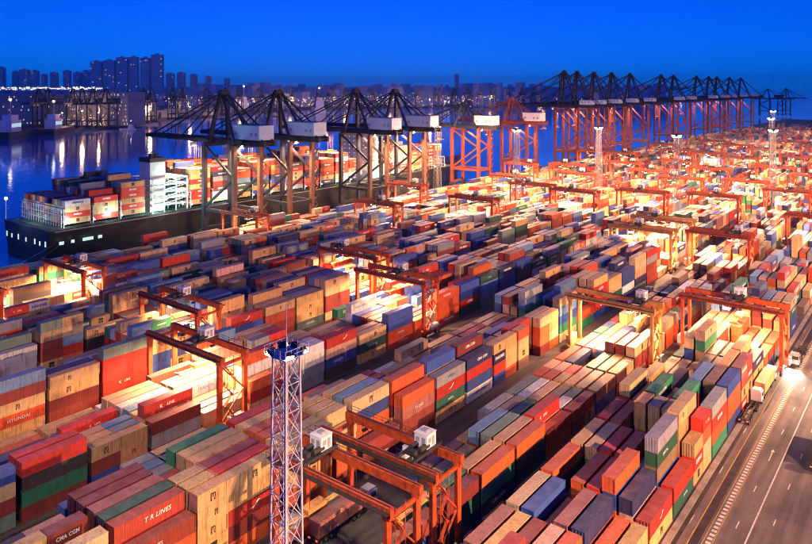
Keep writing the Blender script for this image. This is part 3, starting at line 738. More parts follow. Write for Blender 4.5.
# ------------------------------------------------------------------ floodlight masts
def mast(x, y, h, power, label, sections=10, w0=3.4, w1=2.2, aims=None, col=WARMW, tilt=0.8):
    o = thing('light_mast', (x,y,0), label, 'light mast', 'lattice floodlight masts')
    steel = M['mast'] if h < 48 else M['mast_far']  # lamplight put into the colour: near steel lightened, far steel darkened
    m = MB(); pts = []
    for k in range(sections+1):
        z = h*k/sections; w = (w0 + (w1-w0)*k/sections)/2
        pts.append([Vector((sx*w, sy*w, z)) for sx,sy in ((-1,-1),(1,-1),(1,1),(-1,1))])
    for q in range(4): m.beam(pts[0][q], pts[-1][q], 0.2)
    m.build('corner_post', steel, o)
    m = MB()
    for k in range(sections):
        for q in range(4):
            a, b2 = pts[k][q], pts[k][(q+1)%4]; c2, d2 = pts[k+1][q], pts[k+1][(q+1)%4]
            m.beam(a, d2, 0.09); m.beam(b2, c2, 0.09); m.beam(c2, d2, 0.09)
    m.build('lattice', steel, o)
    m = MB(); m.tube((0.3,0.3,0),(0.3,0.3,h),0.12,6); m.beam((-0.4,-0.3,0),(-0.4,-0.3,h),0.07); m.beam((-0.4,0.1,0),(-0.4,0.1,h),0.07)
    for z in np.arange(0.5,h,0.5): m.beam((-0.4,-0.3,z),(-0.4,0.1,z),0.05)
    m.build('ladder', steel, o)
    pl = MB(); r = 1.9; pl.box(-r,r,-r,r,h,h+0.12); plat = pl.build('platform', M['mastblue'], o)
    m = MB()
    for q in range(4):
        c = [(-r,-r),(r,-r),(r,r),(-r,r)]; a, b2 = c[q], c[(q+1)%4]
        for z in (0.6,1.15): m.beam((*a,h+z),(*b2,h+z),0.06)
        for t in (0,0.25,0.5,0.75): xx = a[0]+(b2[0]-a[0])*t; yy = a[1]+(b2[1]-a[1])*t; m.beam((xx,yy,h+0.1),(xx,yy,h+1.15),0.06)
    m.build('railing', steel, plat)
    m = MB(); m.tube((0,0,h),(0,0,h+6),0.06,6); m.build('lightning_rod', steel, o)
    base = MB(); base.box(-w0/2-0.6,w0/2+0.6,-w0/2-0.6,w0/2+0.6,0,0.7); base.build('footing', M['concrete'], o)
    dirs = aims or [(1,0.3),(1,-0.7),(-1,0.6),(-0.4,1),(0.5,1),(-0.6,-1)]
    for dx, dy in dirs:
        L_ = math.hypot(dx,dy); dx, dy = dx/L_, dy/L_
        f = link('floodlight', LBODY, o, (dx*2.2, dy*2.2, h+0.3))
        f.rotation_euler = Vector((-dx,-dy,tilt)).to_track_quat('Z','Y').to_euler()
        if h > 48: f.scale = (3.0,3.0,2.0)
        link('lamp_lens', LENS, f)
        if power:
            spot('lamp_light', f, (0,0,-0.12), (0,0,-5), power, col, R(96), 0.8, 0.5)
    return o
mast(59.0, 64.6, 47.0, 5e4, 'pale lattice floodlight mast with blue platform in the foreground', 14, 3.2, 2.3)
mast(92.0, -48.0, 44.0, 60e4, 'lattice floodlight mast standing well right of the road', 12, 3.2, 2.3, [(0.3,1),(0.0,1),(-0.4,1),(0.9,1)], WARM, 0.6)
RIGHT = [(0.15,1),(0.8,1)]
mast(190.0, -32.0, 46.0, 76e4, 'second lattice floodlight mast right of the road', 12, 3.2, 2.3, RIGHT, WARM, 0.42)
mast(300.0, -32.0, 46.0, 76e4, 'third lattice floodlight mast right of the road, unseen, added for fill light', 12, 3.2, 2.3, RIGHT, WARM, 0.38)  # this and the next two: unseen masts added as fill for the mid yard
mast(430.0, -36.0, 46.0, 76e4, 'fourth lattice floodlight mast right of the road, unseen, added for fill light', 12, 3.2, 2.3, RIGHT, WARM, 0.38)
mast(570.0, -40.0, 46.0, 76e4, 'fifth lattice floodlight mast right of the road, unseen, added for fill light', 12, 3.2, 2.3, RIGHT, WARM, 0.38)
mast(40.0, 126.0, 46.0, 4e4, 'unseen lattice floodlight mast lighting the left foreground, on lane left of third block', 12, 3.2, 2.3, [(1,0.3),(1,1),(0.2,1),(1,-0.6)], WARM)  # out of view, throws light on the left foreground
mast(513.0, 92.5, 50.0, 32e4, 'tall lattice floodlight mast at right in back yard', 14, 4.4, 2.4, None, WARM)
mast(425.0, 128.0, 50.0, 44e4, 'lattice floodlight mast with the brightest glare, back yard', 14, 4.4, 2.4, None, WARM)
mast(472.0, 195.5, 50.0, 38e4, 'lattice floodlight mast left of the brightest mast', 14, 4.4, 2.4, None, WARM)
mast(413.0, 228.0, 50.0, 40e4, 'lattice floodlight mast just right of the quay cranes', 14, 4.4, 2.4, None, WARM)
mast(409.0, 290.0, 50.0, 44e4, 'lattice floodlight mast among the navy quay cranes', 14, 4.4, 2.4, None, WARM)
mast(980.0, 92.5, 50.0, 26e4, 'lattice floodlight mast at the far right by the road end', 12, 4.4, 2.4, None, WARM)
mast(1180.0, 128.0, 50.0, 26e4, 'small lattice floodlight mast near the far end of the yard', 12, 4.4, 2.4, None, WARM)
mast(700.0, 128.0, 50.0, 26e4, 'lattice floodlight mast at far right end of the yard', 12, 4.4, 2.4, None, WARM)
mast(900.0, 162.5, 50.0, 26e4, 'lattice floodlight mast farthest back in the yard', 12, 4.4, 2.4, None, WARM)
# ------------------------------------------------------------------ quay cranes
SEA, LAND = 316.0, 291.0
def make_sts(paint, legpaint, hb=50.0, ha=76.0, w=17.0, out=62.0, back=18.0, house=M['white'], stairs=True, landtone=None, small=False):
    landtone = landtone or legpaint
    o = thing('quay_crane', (0,0,0), 'x', 'quay crane', 'ship to shore quay cranes')
    gs, gl = 0.0, LAND-SEA           # local y: 0 at the sea legs, negative towards the yard
    for sx in (-1,1):
        for gy, nm in ((gs,'sea'),(gl,'land')):
            m = MB(); m.beam((sx*w/2,gy,3.2),(sx*w/2,gy,hb-1.0),2.0,2.3); m.build('leg', landtone if nm == 'land' else legpaint, o)
            m = MB(); m.box(sx*w/2-3.4,sx*w/2+3.4,gy-0.5,gy+0.5,1.6,3.0)
            for d in (-2.6,-0.9,0.9,2.6): m.tube((sx*w/2+d,gy-0.35,0.55),(sx*w/2+d,gy+0.35,0.55),0.55,10); 
            m.box(sx*w/2-3.0,sx*w/2+3.0,gy-0.3,gy+0.3,0.6,1.6)
            m.build('bogie', M['dark'], o)
        m = MB(); m.beam((sx*w/2,gl,14),(sx*w/2,gs,14),1.2,1.6)
        m.beam((sx*w/2,gs,15),(sx*w/2,gl+0.5,32),1.1); m.beam((sx*w/2,gl+0.5,32),(sx*w/2,gs,hb-1.5),1.1)
        m.build('side_brace', legpaint, o)
    for gy in (gs,gl):
        for zz_, a_, b_ in ((14,1.4,2.0),(3.6,1.2,1.6),(hb-1.2,1.5,2.4)):
            m = MB(); m.beam((-w/2,gy,zz_),(w/2,gy,zz_),a_,b_); m.build('portal_beam', legpaint, o)
    # girder and boom
    for sx in (-1,1):
        m = MB(); m.box(sx*3.4-0.8,sx*3.4+0.8,gl-back,gs+3,hb-0.9,hb+1.9); gd = m.build('girder', paint, o)
        m = MB(); m.beam((sx*3.4,gs+3,hb+0.8),(sx*3.4,gs+out,hb+0.8),1.5,2.8,1.3,2.0); m.build('boom', paint, o)
        m = MB()
        for y in np.arange(gl-back, gs+out, 3.0): m.beam((sx*4.6,y,hb+1.6),(sx*4.6,y,hb+2.8),0.09)
        m.beam((sx*4.6,gl-back,hb+2.8),(sx*4.6,gs+out,hb+2.8),0.1); m.box(sx*4.3-0.5,sx*4.3+0.5,gl-back,gs+out,hb+1.5,hb+1.62)
        m.build('walkway', paint, o)
    m = MB()
    for y in np.arange(gl-back+1, gs+out, 9.5): m.beam((-3.4,y,hb+0.6),(3.4,y,hb+0.6),0.5,0.7)
    m.box(-4.4,4.4,gs+out-1.5,gs+out+1.2,hb-0.2,hb+2.0); m.build('boom_tie', paint, o)
    # mast head
    for sx in (-1,1):
        m = MB(); m.beam((sx*6.2,gs-1,hb+0.5),(sx*1.9,gs-5,ha),1.7); m.build('apex_leg', paint, o)
        m = MB(); m.beam((sx*6.2,gl+3,hb+0.5),(sx*1.9,gs-6.5,ha),1.2); m.build('back_leg', paint, o)
    m = MB(); m.box(-2.9,2.9,gs-7.2,gs-4.0,ha-0.6,ha+1.0); m.box(-2.4,2.4,gs-6.6,gs-4.6,ha+1.0,ha+2.0)
    for x in (-2.8,2.8): m.beam((x,gs-7.2,ha+1.0),(x,gs-7.2,ha+2.2),0.09); m.beam((x,gs-4.0,ha+1.0),(x,gs-4.0,ha+2.2),0.09)
    m.beam((-4.0,gs-3.0,hb+12),(4.0,gs-3.0,hb+12),0.6)
    m.build('apex_frame', paint, o)
    m = MB()
    for sx in (-1,1):
        m.beam((sx*2.0,gs-5,ha),(sx*3.4,gs+out*0.46,hb+1.8),0.62); m.beam((sx*2.0,gs-5,ha),(sx*3.4,gs+out*0.93,hb+1.6),0.62)
    m.build('forestay', paint, o)
    m = MB()
    for sx in (-1,1): m.beam((sx*2.0,gs-6,ha),(sx*3.4,gl-back+2,hb+1.8),0.62)
    m.build('backstay', paint, o)
    m = MB(); y0h, y1h, zh = (gl-back+9, gl+1, 6.6) if small else (gl-back+3, gl+6, 9.6)
    m = MB(); m.box(-4.9,4.9,y0h,y1h,hb+2.3,hb+zh); h = m.build('machinery_house', house, o)
    m = MB(); m.box(-5.2,5.2,y0h-0.3,y1h+0.3,hb+zh,hb+zh+0.3); m.build('house_roof', M['grey'], h)
    m = MB()
    for y in (y0h+1.5, y0h+5, y1h-3.5): m.box(-4.95,-4.905,y,y+2,hb+4.5,hb+6.0)
    m.build('house_louvre', M['grey'], h)
    # trolley, cab, spreader
    t = link('trolley', None, o, (0, 18, 0))
    m = MB(); m.box(-3.0,3.0,-3,3,hb-1.0,hb-0.25); m.build('trolley_frame', M['dark'], t)
    m = MB(); m.box(-1.2,1.2,3.2,5.6,hb-4.0,hb-1.3); m.build('operator_cab', M['white'], t)
    m = MB()
    for sx in (-1.5,1.5):
        for sy in (-1,1): m.beam((sx,sy,36),(sx,sy,hb-0.5),0.09)
    m.box(-6.1,6.1,-0.5,0.5,35.2,35.9); m.box(-2,2,-1,1,35.9,36.8); m.build('spreader', M['rtg_y'], t)
    if stairs:
        m = MB(); zz = 3.5; k = 0
        while zz < hb-3:
            a, bb = (w/2+1.2, w/2+4.0) if k%2==0 else (w/2+4.0, w/2+1.2)
            m.beam((a,gl-0.5,zz),(bb,gl-0.5,zz+2.6),0.9,0.25); m.beam((a,gl-1.0,zz+1.1),(bb,gl-1.0,zz+3.7),0.12); m.cbox(bb,gl-0.5,zz+2.55,1.1,1.3,0.12)
            zz += 2.6; k += 1
        m.build('stairs', landtone, o)
    return o
def put(o, x, label, y=SEA):
    o.location = (x, y, 0); o['label'] = label; return o
def sts_lamps(o, hb, power, w=17.0, n=3, col=WARM):
    for i in range(n):
        y = (18.0, -9.0, -26.0)[i]; sx = (-4.4,4.4,-4.4)[i]
        f = link('floodlight', LBODY, o, (sx,y,hb-1.0)); link('lamp_lens', LENS, f)
        if power: spot('lamp_light', f, (0,0,-0.12), (0,0,-5), power, col, R(135), 0.6, 0.5)
near = make_sts(M['navy'], M['navy'], house=M['house_blue'], landtone=M['leg_lamplit'])  # land legs: warm lamplight put into a browner colour
put(near, 238.5, 'navy quay crane nearest, leftmost, its boom over the ship stern'); nq = [near]
for x, lab in ((277.0,'navy quay crane second from left, close behind the first'), (345.0,'navy quay crane third from left, above the ship bow half'), (386.0,'navy quay crane fourth from left, close behind the third')):
    c = copy_tree(near); put(c, x, lab); nq.append(c)
for c in nq: sts_lamps(c, 50.0, 26e4)
mid = make_sts(M['navy'], M['sts_red'], 47.0, 65.0, 16.0, 50.0, 14.0)
put(mid, 474.0, 'smaller dark quay crane standing alone beyond the ship'); sts_lamps(mid, 47, 9e4)
c = make_sts(M['sts_red'], M['sts_red'], 47.0, 68.0, 16.0, 50.0, 14.0); put(c, 553.0, 'red oxide quay crane right of the lone dark one'); sts_lamps(c, 47, 12e4)
far = make_sts(M['navy'], M['sts_red'], 59.0, 94.0, 19.0, 70.0, 20.0, M['house_blue'], False, None, True)  # navy tops over red legs: warm light from below put into the colours
FX = (661, 692, 736, 787, 846, 962, 1016, 1130, 1200, 1250, 1335, 1420)
for i, x in enumerate(FX):
    c = far if i == 0 else copy_tree(far)
    put(c, x, f'tall quay crane with red legs, {ORD[i]} from left in the far row')
    sts_lamps(c, 59.0, 9e4 if i < 5 else 4e4, n=2)
# ------------------------------------------------------------------ container ship alongside the quay
SHX, SHL, SHB, SHY = 151.0, 366.0, 48.0, 321.5
M['hull'] = mat('hull_black', (0.012,0.014,0.018), 0.4, 0, 0.4, 0.15)
M['boot'] = mat('hull_red', (0.16,0.02,0.015), 0.6, 0, 0.3, 0.2)
M['deck'] = mat('deck_green', (0.06,0.12,0.10), 0.6, 0, 0.4, 0.3)
M['ship_white'] = mat('ship_white', (0.62,0.68,0.66), 0.5, 0, 0.25, 0.4)
M['lit_window'] = emit_mat('lit_window', (0.75,1.0,0.95), 0.9)
M['deck_lamp'] = emit_mat('deck_lamp', (0.75,1.0,0.92), 22.0)
ship = thing('container_ship', (SHX, SHY, -3.0), 'black hulled container ship moored at the quay, stern at left', 'container ship')
def hull_sections(z0, z1):
    out = []
    for s in (0.0,0.015,0.06,0.15,0.3,0.5,0.68,0.8,0.88,0.94,0.975,1.0):
        q = 1.0
        if s > 0.72: q = max(0.03, 1-((s-0.72)/0.28)**1.9)
        qs = q
        if s < 0.1: qs = 0.82+1.8*s
        out.append((s, q, min(qs, q)))
    return out
hv, hfaces = [], []
secs = hull_sections(0,17)
for s, qt, qb in secs:
    x = s*SHL
    rise = 0.0 if s < 0.85 else (s-0.85)/0.15*5.0
    for z, q in ((0.2, qb*0.9 if s > 0.72 else qb), (4.0, qb), (17.0+rise, qt)):
        for sg in (-1,1): hv.append((x + (rise*1.2 if z > 5 else 0), SHB/2 + sg*SHB/2*q, z))
for i in range(len(secs)-1):
    a, b = i*6, (i+1)*6
    for l in (0,2): hfaces += [(a+l, b+l, b+l+2, a+l+2), (a+l+1, a+l+3, b+l+3, b+l+1)]
    hfaces.append((a+4, b+4, b+5, a+5))
hfaces += [(0,2,3,1),(2,4,5,3)]
n6 = (len(secs)-1)*6; hfaces += [(n6,n6+1,n6+3,n6+2),(n6+2,n6+3,n6+5,n6+4)]
hm = MB(); hm.add(hv, hfaces); hull = hm.build('hull', M['hull'], ship)
m = MB(); m.box(3,SHL*0.93,4,SHB-4,17.02,17.2); m.build('deck', M['deck'], ship)
# mooring deck openings lit from inside on the transom and along the quarter
for i, y in enumerate((4.5, 10.0, 15.0, 24.0, 32.0, 39.0, 44.5)):
    m = MB(); hgt = 2.8 if i%2 else 3.6
    m.box(-0.12,-0.04, y-0.6, y+0.6, 9.4, 9.4+hgt*0.7); m.build('mooring_port', M['lit_window'], hull)
for i, (x, wd) in enumerate(((4,2.2),(9.5,1.6),(15,5.2),(22.5,2.0))):
    m = MB(); m.box(x, x+wd, -0.1, -0.02, 10.2, 11.7); m.build('mooring_port', M['lit_window'], hull)
m = text_mesh('ship_name', [('MSC', 0, 0, 4.5)], 1, M['white_ink'], 0.06); 
m = MB(); m.box(2, 250, -0.06, -0.01, 16.2, 16.6); m.build('sheer_strake', M['grey'], hull)
# lashing bridges and container bays
ship_v = (mass_v, mass_f, mass_c)
mass_v, mass_f, mass_c = [], [], []
sr = random.Random(31)
BAYX = []
x = 8.0
ISL1, ISL2 = (52.0, 75.0), (228.0, 244.0)
bay_i = 0
TOPS = {0: 4, 1: 5, 2: 6, 3: 7}
SIDES = [['T','r','T','w','T'], ['r','T','T','r'], ['T','r','t','r','r','t'], ['t','r','r','t','r','t','t']]
PW = list('tTtTrroOqRmwsbnGc')
SHIPW = SHB-4
while x < SHL*0.9:
    if ISL1[0]-12 < x < ISL1[1] : x = ISL1[1]+1.5; 
    if ISL2[0]-12 < x < ISL2[1] : x = ISL2[1]+1.5
    s = (x+12)/SHL
    ncol = 17 if s < 0.72 else max(4, int(17*(1-((s-0.72)/0.28)**1.9))-1)
    nmax = TOPS.get(bay_i, sr.choice((5,6,6,7,7)))
    y00 = SHB/2 - ncol*2.5/2
    for cidx in range(ncol):
        nt_ = nmax if cidx > 1 else nmax - (1 if bay_i in (1,) else 0)
        if cidx > 4: nt_ = nmax + sr.choice((-1,0,0,1)) if bay_i else nmax - sr.choice((0,0,1))
        for t in range(max(1,nt_)):
            if 1 < cidx < ncol-2 and t < nt_-2 : 
                if sr.random() < 0.0: continue
            code = sr.choice(PW)
            if cidx == 0 and bay_i < len(SIDES) and t < len(SIDES[bay_i]): code = SIDES[bay_i][t]
            col = jitter(PAL[code][0], sr)
            X = SHX + x + 6.1; Y = SHY + y00 + cidx*2.5 + 1.25; Z = -3 + 18.6 + t*CH
            mass_box(X, Y, Z, C40, CW-0.02, CH-0.04, col)
            if cidx == 0 and PAL[code][1]: mass_logo(X, Y, Z, C40, PAL[code][1], sr)
    # lashing bridge aft of the bay
    m = MB(); hb_ = 8.5
    for yy in np.arange(2.2, SHB-1, 2.5): m.beam((x-0.75,yy,17.2),(x-0.75,yy,17.2+hb_),0.22)
    for z in (17.2+2.8, 17.2+5.6, 17.2+hb_): m.box(x-1.0,x-0.45,2.0,SHB-2.0,z-0.12,z+0.08)
    for z in (1.0,3.8,6.6,9.4): m.beam((x-1.0,2.0,17.2+z),(x-1.0,SHB-2.0,17.2+z),0.08)
    m.build('lashing_bridge', M['ship_white'], ship)
    for k, xx in enumerate((x-0.7,)):
        m = MB(); m.box(xx-0.35,xx+0.35,1.2,1.7,19.0,19.5); m.build('deck_lamp', M['deck_lamp'], ship)
    x += C40 + (1.9 if bay_i%2 else 1.9); bay_i += 1
me = bpy.data.meshes.new('ship_containers'); me.from_pydata(mass_v, [], mass_f); me.materials.append(M['boxmass'])
at = me.attributes.new('paint', 'FLOAT_COLOR', 'FACE'); at.data.foreach_set('color', np.array([(*c,1.0) for c in mass_c], dtype=np.float32).ravel()); me.update()
tag(link('ship_cargo', me), 'containers stacked on the deck of the moored ship', 'containers', 'containers on the ship', 'stuff')
def island(x0, x1, top, tiers, name):
    m = MB(); m.box(x0, x1, 3, SHB-3, 17.2, 26.0); o1 = m.build(name, M['ship_white'], ship)
    m = MB(); m.box(x0+3, x1-3, 9, SHB-9, 26.0, top-3.2); m.build('tower_block', M['ship_white'], o1)
    m = MB(); m.box(x0+1.5, x1-4, 1, SHB-1, top-3.2, top-0.4); m.build('bridge_wing', M['ship_white'], o1)
    m = MB(); m.box(x0+1.45, x1-3.95, 1.5, SHB-1.5, top-2.2, top-1.1); m.box(x0+1.5, x1-4.05, 0.95, SHB-0.95, top-2.15, top-1.15); m.build('bridge_window', M['glass'], o1)
    m = MB(); m.tube((x0+7,SHB/2,top-0.4),(x0+7,SHB/2,top+9),0.4,8,0.2); m.beam((x0+7,SHB/2-3,top+5),(x0+7,SHB/2+3,top+5),0.25); m.build('radar_mast', M['ship_white'], o1)
    z = 27.5
    while z < top-5:
        m = MB()
        for y in np.arange(11, SHB-10, 4.6): m.box(x0+2.95, x0+2.985, y, y+0.6, z, z+0.7)
        for xx in np.arange(x0+4.5, x1-4, 3.0): m.box(xx, xx+0.6, 8.96, 8.985, z, z+1.0)
        w_ = m.build('lit_windows', M['lit_window'], o1); w_['kind'] = 'stuff'
        m = MB(); m.box(x0+2.6, x1-2.6, 8.4, SHB-8.4, z+1.6, z+1.75); m.build('deck_edge', M['ship_white'], o1)
        z += 3.0
    return o1
# after island: the engine casing with its dark funnel top
m = MB(); m.box(55,64,8,18,17.2,43); cas = m.build('engine_casing', M['ship_white'], ship)
m = MB(); m.box(54.8,64.2,7.8,18.2,43,45.2); m.box(56,58,9,11,45.2,47.5); m.box(60,62,11,14,45.2,47.2); m.build('funnel', M['dark'], cas)
m = MB()
for z in (20.5,24,27.5,31,34.5): m.box(53,74,2.5,26,z,z+0.25)
for xx in (53.2,60,67,73.8):
    for yy in (2.7,10,18,25.8): m.beam((xx,yy,17.2),(xx,yy,34.6),0.3)
for z in (20.5,24,27.5,31):
    m.beam((53.2,2.6,z+0.3),(73.8,2.6,z+3.3),0.22); m.beam((53.2,2.7,z+1.1),(73.8,2.7,z+1.1),0.1)
m.build('casing_platform', M['ship_white'], ship)
for i, (xx, zz) in enumerate(((55,19.8),(61,23.2),(68,26.8),(57,30.3),(66,33.8),(71,19.8))):
    m = MB(); m.box(xx-0.4,xx+0.4,2.3,2.8,zz,zz+0.5); m.build('deck_lamp', M['deck_lamp'], ship)
    if i%2 == 0:
        d = bpy.data.lights.new('deck_light','POINT'); d.energy = 9e3; d.color = (0.7,1.0,0.9); d.shadow_soft_size = 0.4
        link('deck_light', d, ship, (xx, -0.4, zz+0.2))
island(229, 243, 52, 7, 'accommodation')
for xx in (11, 32, 60, 100, 150, 200, 226):
    d = bpy.data.lights.new('deck_light','POINT'); d.energy = 4e3; d.color = (0.75,1.0,0.92); d.shadow_soft_size = 0.4
    link('deck_light', d, ship, (xx-2.0, 0.2, 20.6))
d = bpy.data.lights.new('stern_light','POINT'); d.energy = 6e3; d.color = (0.75,0.95,1.0); d.shadow_soft_size = 0.4; link('stern_light', d, ship, (-4, 24, 22))
m = MB(); m.beam((0.3,SHB-1.5,17.2),(0.3,SHB-1.5,27),0.25); m.build('stern_pole', M['ship_white'], ship)
m = MB(); m.tube((0.3,SHB-1.5,27),(0.3,SHB-1.5,28),0.6,8); m.build('stern_lamp', M['lampw'], ship)
for i,(y0_,y1_,dx) in enumerate(((2,-9,-26),(10,-9,-14),(0.5,-4,40))):
    m = MB(); m.beam((1+i*4, y0_*0.05, 10.5),(dx, y1_+2, 3.2),0.16); m.build('mooring_line', M['rope'], ship)
# ------------------------------------------------------------------ trucks
M['cab_white'] = mat('cab_white', (0.6,0.6,0.58), 0.4, 0, 0.2, 1.0)
M['cab_red'] = mat('cab_red', (0.4,0.05,0.03), 0.4, 0, 0.2, 1.0)
M['head'] = emit_mat('headlamp', (1.0,0.95,0.85), 60.0)
def truck(x, y, heading, label, cab, load=None, lights=False):
    o = thing('container_truck', (x,y,0.012), label, 'truck', 'trucks working in the yard', heading)
    # front faces +x, the trailer stretches back
    m = MB(); m.box(3.6,6.0,-1.22,1.22,1.0,3.35); m.add([(6.0,-1.2,1.0),(6.35,-1.15,1.0),(6.35,1.15,1.0),(6.0,1.2,1.0),(6.0,-1.2,3.2),(6.1,-1.1,2.2),(6.1,1.1,2.2),(6.0,1.2,3.2)],
        [(0,1,5,4),(1,2,6,5),(2,3,7,6),(4,5,6,7)]); cb = m.build('cab', cab, o)
    m = MB(); m.add([(6.11,-1.05,2.2),(6.11,1.05,2.2),(6.03,1.1,3.15),(6.03,-1.1,3.15)], [(0,1,2,3)]); m.build('windscreen', M['glass'], cb)
    for sy in (-1,1):
        m = MB(); m.box(4.2,5.6,sy*1.235-0.01,sy*1.235+0.01,2.1,3.0); m.build('side_window', M['glass'], cb)
        m = MB(); m.box(6.36,6.42,sy*0.85-0.2,sy*0.85+0.2,1.15,1.4); m.build('headlight', M['head'] if lights else M['white'], cb)
        m = MB(); m.box(-9.9,-9.85,sy*0.9-0.2,sy*0.9+0.2,1.0,1.2); m.build('tail_light', M['tail'], o)
    m = MB(); m.box(3.7,5.9,-1.0,1.0,3.35,3.7); m.build('roof_fairing', cab, cb)
    m = MB(); m.box(-0.4,6.2,-0.5,0.5,0.7,1.0); m.box(6.2,6.5,-1.2,1.2,0.45,0.85); m.box(1.6,3.0,-1.1,-0.6,0.5,1.0); m.build('chassis', M['dark'], o)
    m = MB()
    for sy in (-1,1): m.box(-9.8,2.6,sy*0.55-0.12,sy*0.55+0.12,1.05,1.4)
    for xx in (-9.6,-6,-2.4,1.2,2.4): m.box(xx-0.15,xx+0.15,-1.2,1.2,1.1,1.35)
    m.build('trailer', M['dark'], o)
    for xx in (5.0,0.9,-0.3,-6.4,-7.7,-9.0):
        for sy in (-1,1):
            m = MB(); m.tube((xx,sy*0.75,0.52),(xx,sy*1.2,0.52),0.52,14); w_ = m.build('wheel', M['tyre'], o)
            m = MB(); m.tube((xx,sy*1.19,0.52),(xx,sy*1.215,0.52),0.28,10); m.build('rim', M['bar'], w_)
    if lights:
        for sy in (-0.85,0.85): spot('headlight_beam', cb, (6.5,sy,1.25), (16,sy,0.2), 1.2e4, (1,0.9,0.75), R(80), 0.7, 0.15)
    if load:
        L_ = C40; c = thing('shipping_container', (0,0,0), load[1], 'container')
        mw = Matrix.Rotation(heading, 4, 'Z') @ Vector((-3.5,0,0)); c.location = (x+mw.x, y+mw.y, 1.42); c.rotation_euler[2] = heading
        for me_ in (BODY[L_], FRAME[L_]):
            q = link(me_.name.split('.')[0], me_, c); q.color = (*PAL[load[0]][0],1)
    return o
truck(189.0, 38.6, 0.0, 'white yard truck with an empty long trailer beside the road', M['cab_white'])
truck(231.0, 35.2, R(180), 'truck with bright headlights on the road, coming this way', M['grey'], None, True)
truck(206.5, 38.6, 0.0, 'yard truck with a tan container just ahead of the empty trailer', M['cab_white'], ('t','tan container on the yard truck beside the road'))
truck(172.0, 22.0, R(180), 'dark truck cut by the right edge of the picture', M['dark'], ('d','charcoal container on the truck at the right edge'))
truck(96.0, 87.6, 0.0, 'yard truck waiting under the nearest gantry crane', M['cab_white'], ('p','dusty pink container on the truck under nearest gantry crane'))
truck(262.0, 90.5, 0.0, 'truck on the dark lane between the second and third blocks', M['cab_white'])
truck(330.0, 26.5, R(180), 'farther truck on the road at right', M['cab_white'], ('t','tan container on the farther road truck'), True)
# ------------------------------------------------------------------ far shore, city and hills
fr = random.Random(77)
M['far_ground'] = mat('far_ground', (0.06,0.06,0.065), 0.9, 0, 0.3, 0.01)
shore = [(-420,150),(-160,141),(0,136),(100,128.5),(146,121.5),(213,115.5),(306,109),(456,105.5),(540,101),(600,98),(640,96)]
pts = [G(x,y,-2.0) for x,y in shore]
back = [G(700,86.9,-2.0), G(-1200,86.9,-2.0)]
pl = [(p.x,p.y) for p in pts] + [(back[0].x,back[0].y),(back[1].x,back[1].y)]
m = MB(); m.prism(pl, -4.0, 1.5); tag(m.build('far_shore', M['far_ground']), 'far quays and reclaimed land across the water', kind='structure')
def facade(name, wall, lit, sx, sz, frac, estr):
    m = bpy.data.materials.new(name); m.use_nodes = True
    nt = m.node_tree; N = nt.nodes; L = nt.links; b = N['Principled BSDF']
    b.inputs['Base Color'].default_value = (*wall,1); b.inputs['Roughness'].default_value = 0.8
    return m
M['godown'] = facade('godown_wall', (0.30,0.31,0.33), None, 1,1,0,0)
M['tower'] = facade('tower_wall', (0.55,0.56,0.58), None, 1,1,0,0)
M['win_w'] = emit_mat('window_warm', (1.0,0.72,0.40), 0.9); M['win_c'] = emit_mat('window_cool', (0.6,0.8,1.0), 0.8)
M['far_lamp'] = emit_mat('far_lamp', (1.0,0.60,0.28), 14.0); M['far_lamp_w'] = emit_mat('far_lamp_white', (1.0,0.90,0.72), 18.0)
FWD = Vector((math.cos(YAW), math.sin(YAW),0)); RT = Vector((math.sin(YAW),-math.cos(YAW),0))
def building(name, px0, px1, depth, top_z, thick, label, cat, wallm, floors, cols, frac, winmats, setback=False, group=None):
    """a block facing the harbour: front face at a given distance, windows built as parts floor by floor"""
    u0 = (px0-406)/FPX*depth; u1 = (px1-406)/FPX*depth
    w = u1-u0; c = FWD*depth + RT*((u0+u1)/2)
    o = thing(name, (c.x,c.y,1.5), label, cat, group, YAW-R(90))
    h = top_z-1.5
    m = MB(); m.box(-w/2,w/2,0,thick,0,h); m.build('wall', wallm, o)
    m = MB(); m.box(-w/2-0.6,w/2+0.6,-0.6,thick+0.6,h,h+h*0.012+0.8); rf = m.build('roof', wallm, o)
    m = MB(); m.box(-w*0.2,w*0.15,thick*0.3,thick*0.7,h+0.8,h+h*0.03+4.0); m.build('roof_house', wallm, rf)
    fh = h/floors; cw = w/cols
    for mi, wm in enumerate(winmats):
        m = MB(); k = 0
        for f_ in range(floors):
            for c_ in range(cols):
                if fr.random() < frac/len(winmats):
                    xa = -w/2+(c_+0.2)*cw; za = (f_+0.3)*fh; m.box(xa, xa+cw*0.6, -0.25, -0.05, za, za+fh*0.45); k += 1
        if k: m.build('lit_windows', wm, o)['kind'] = 'stuff'
    m = MB()
    for f_ in range(floors): m.box(-w/2,w/2,-0.5,-0.02,f_*fh+fh*0.9,f_*fh+fh*0.98)
    m.build('floor_edge', wallm, o)
    return o
building('warehouse', 68, 128, 1380, 66, 90, 'grey block warehouse with lit floors across the water', 'warehouse', M['godown'], 9, 60, 0.10, (M['win_c'],M['win_w']))
building('warehouse', -20, 64, 1420, 61, 90, 'long grey warehouse at the left edge across the water', 'warehouse', M['godown'], 9, 70, 0.05, (M['win_c'],M['win_w']))
building('warehouse', 130, 143, 1480, 36, 40, 'small pale lit building right of the block warehouse', 'warehouse', M['white'], 5, 8, 0.5, (M['win_c'],))
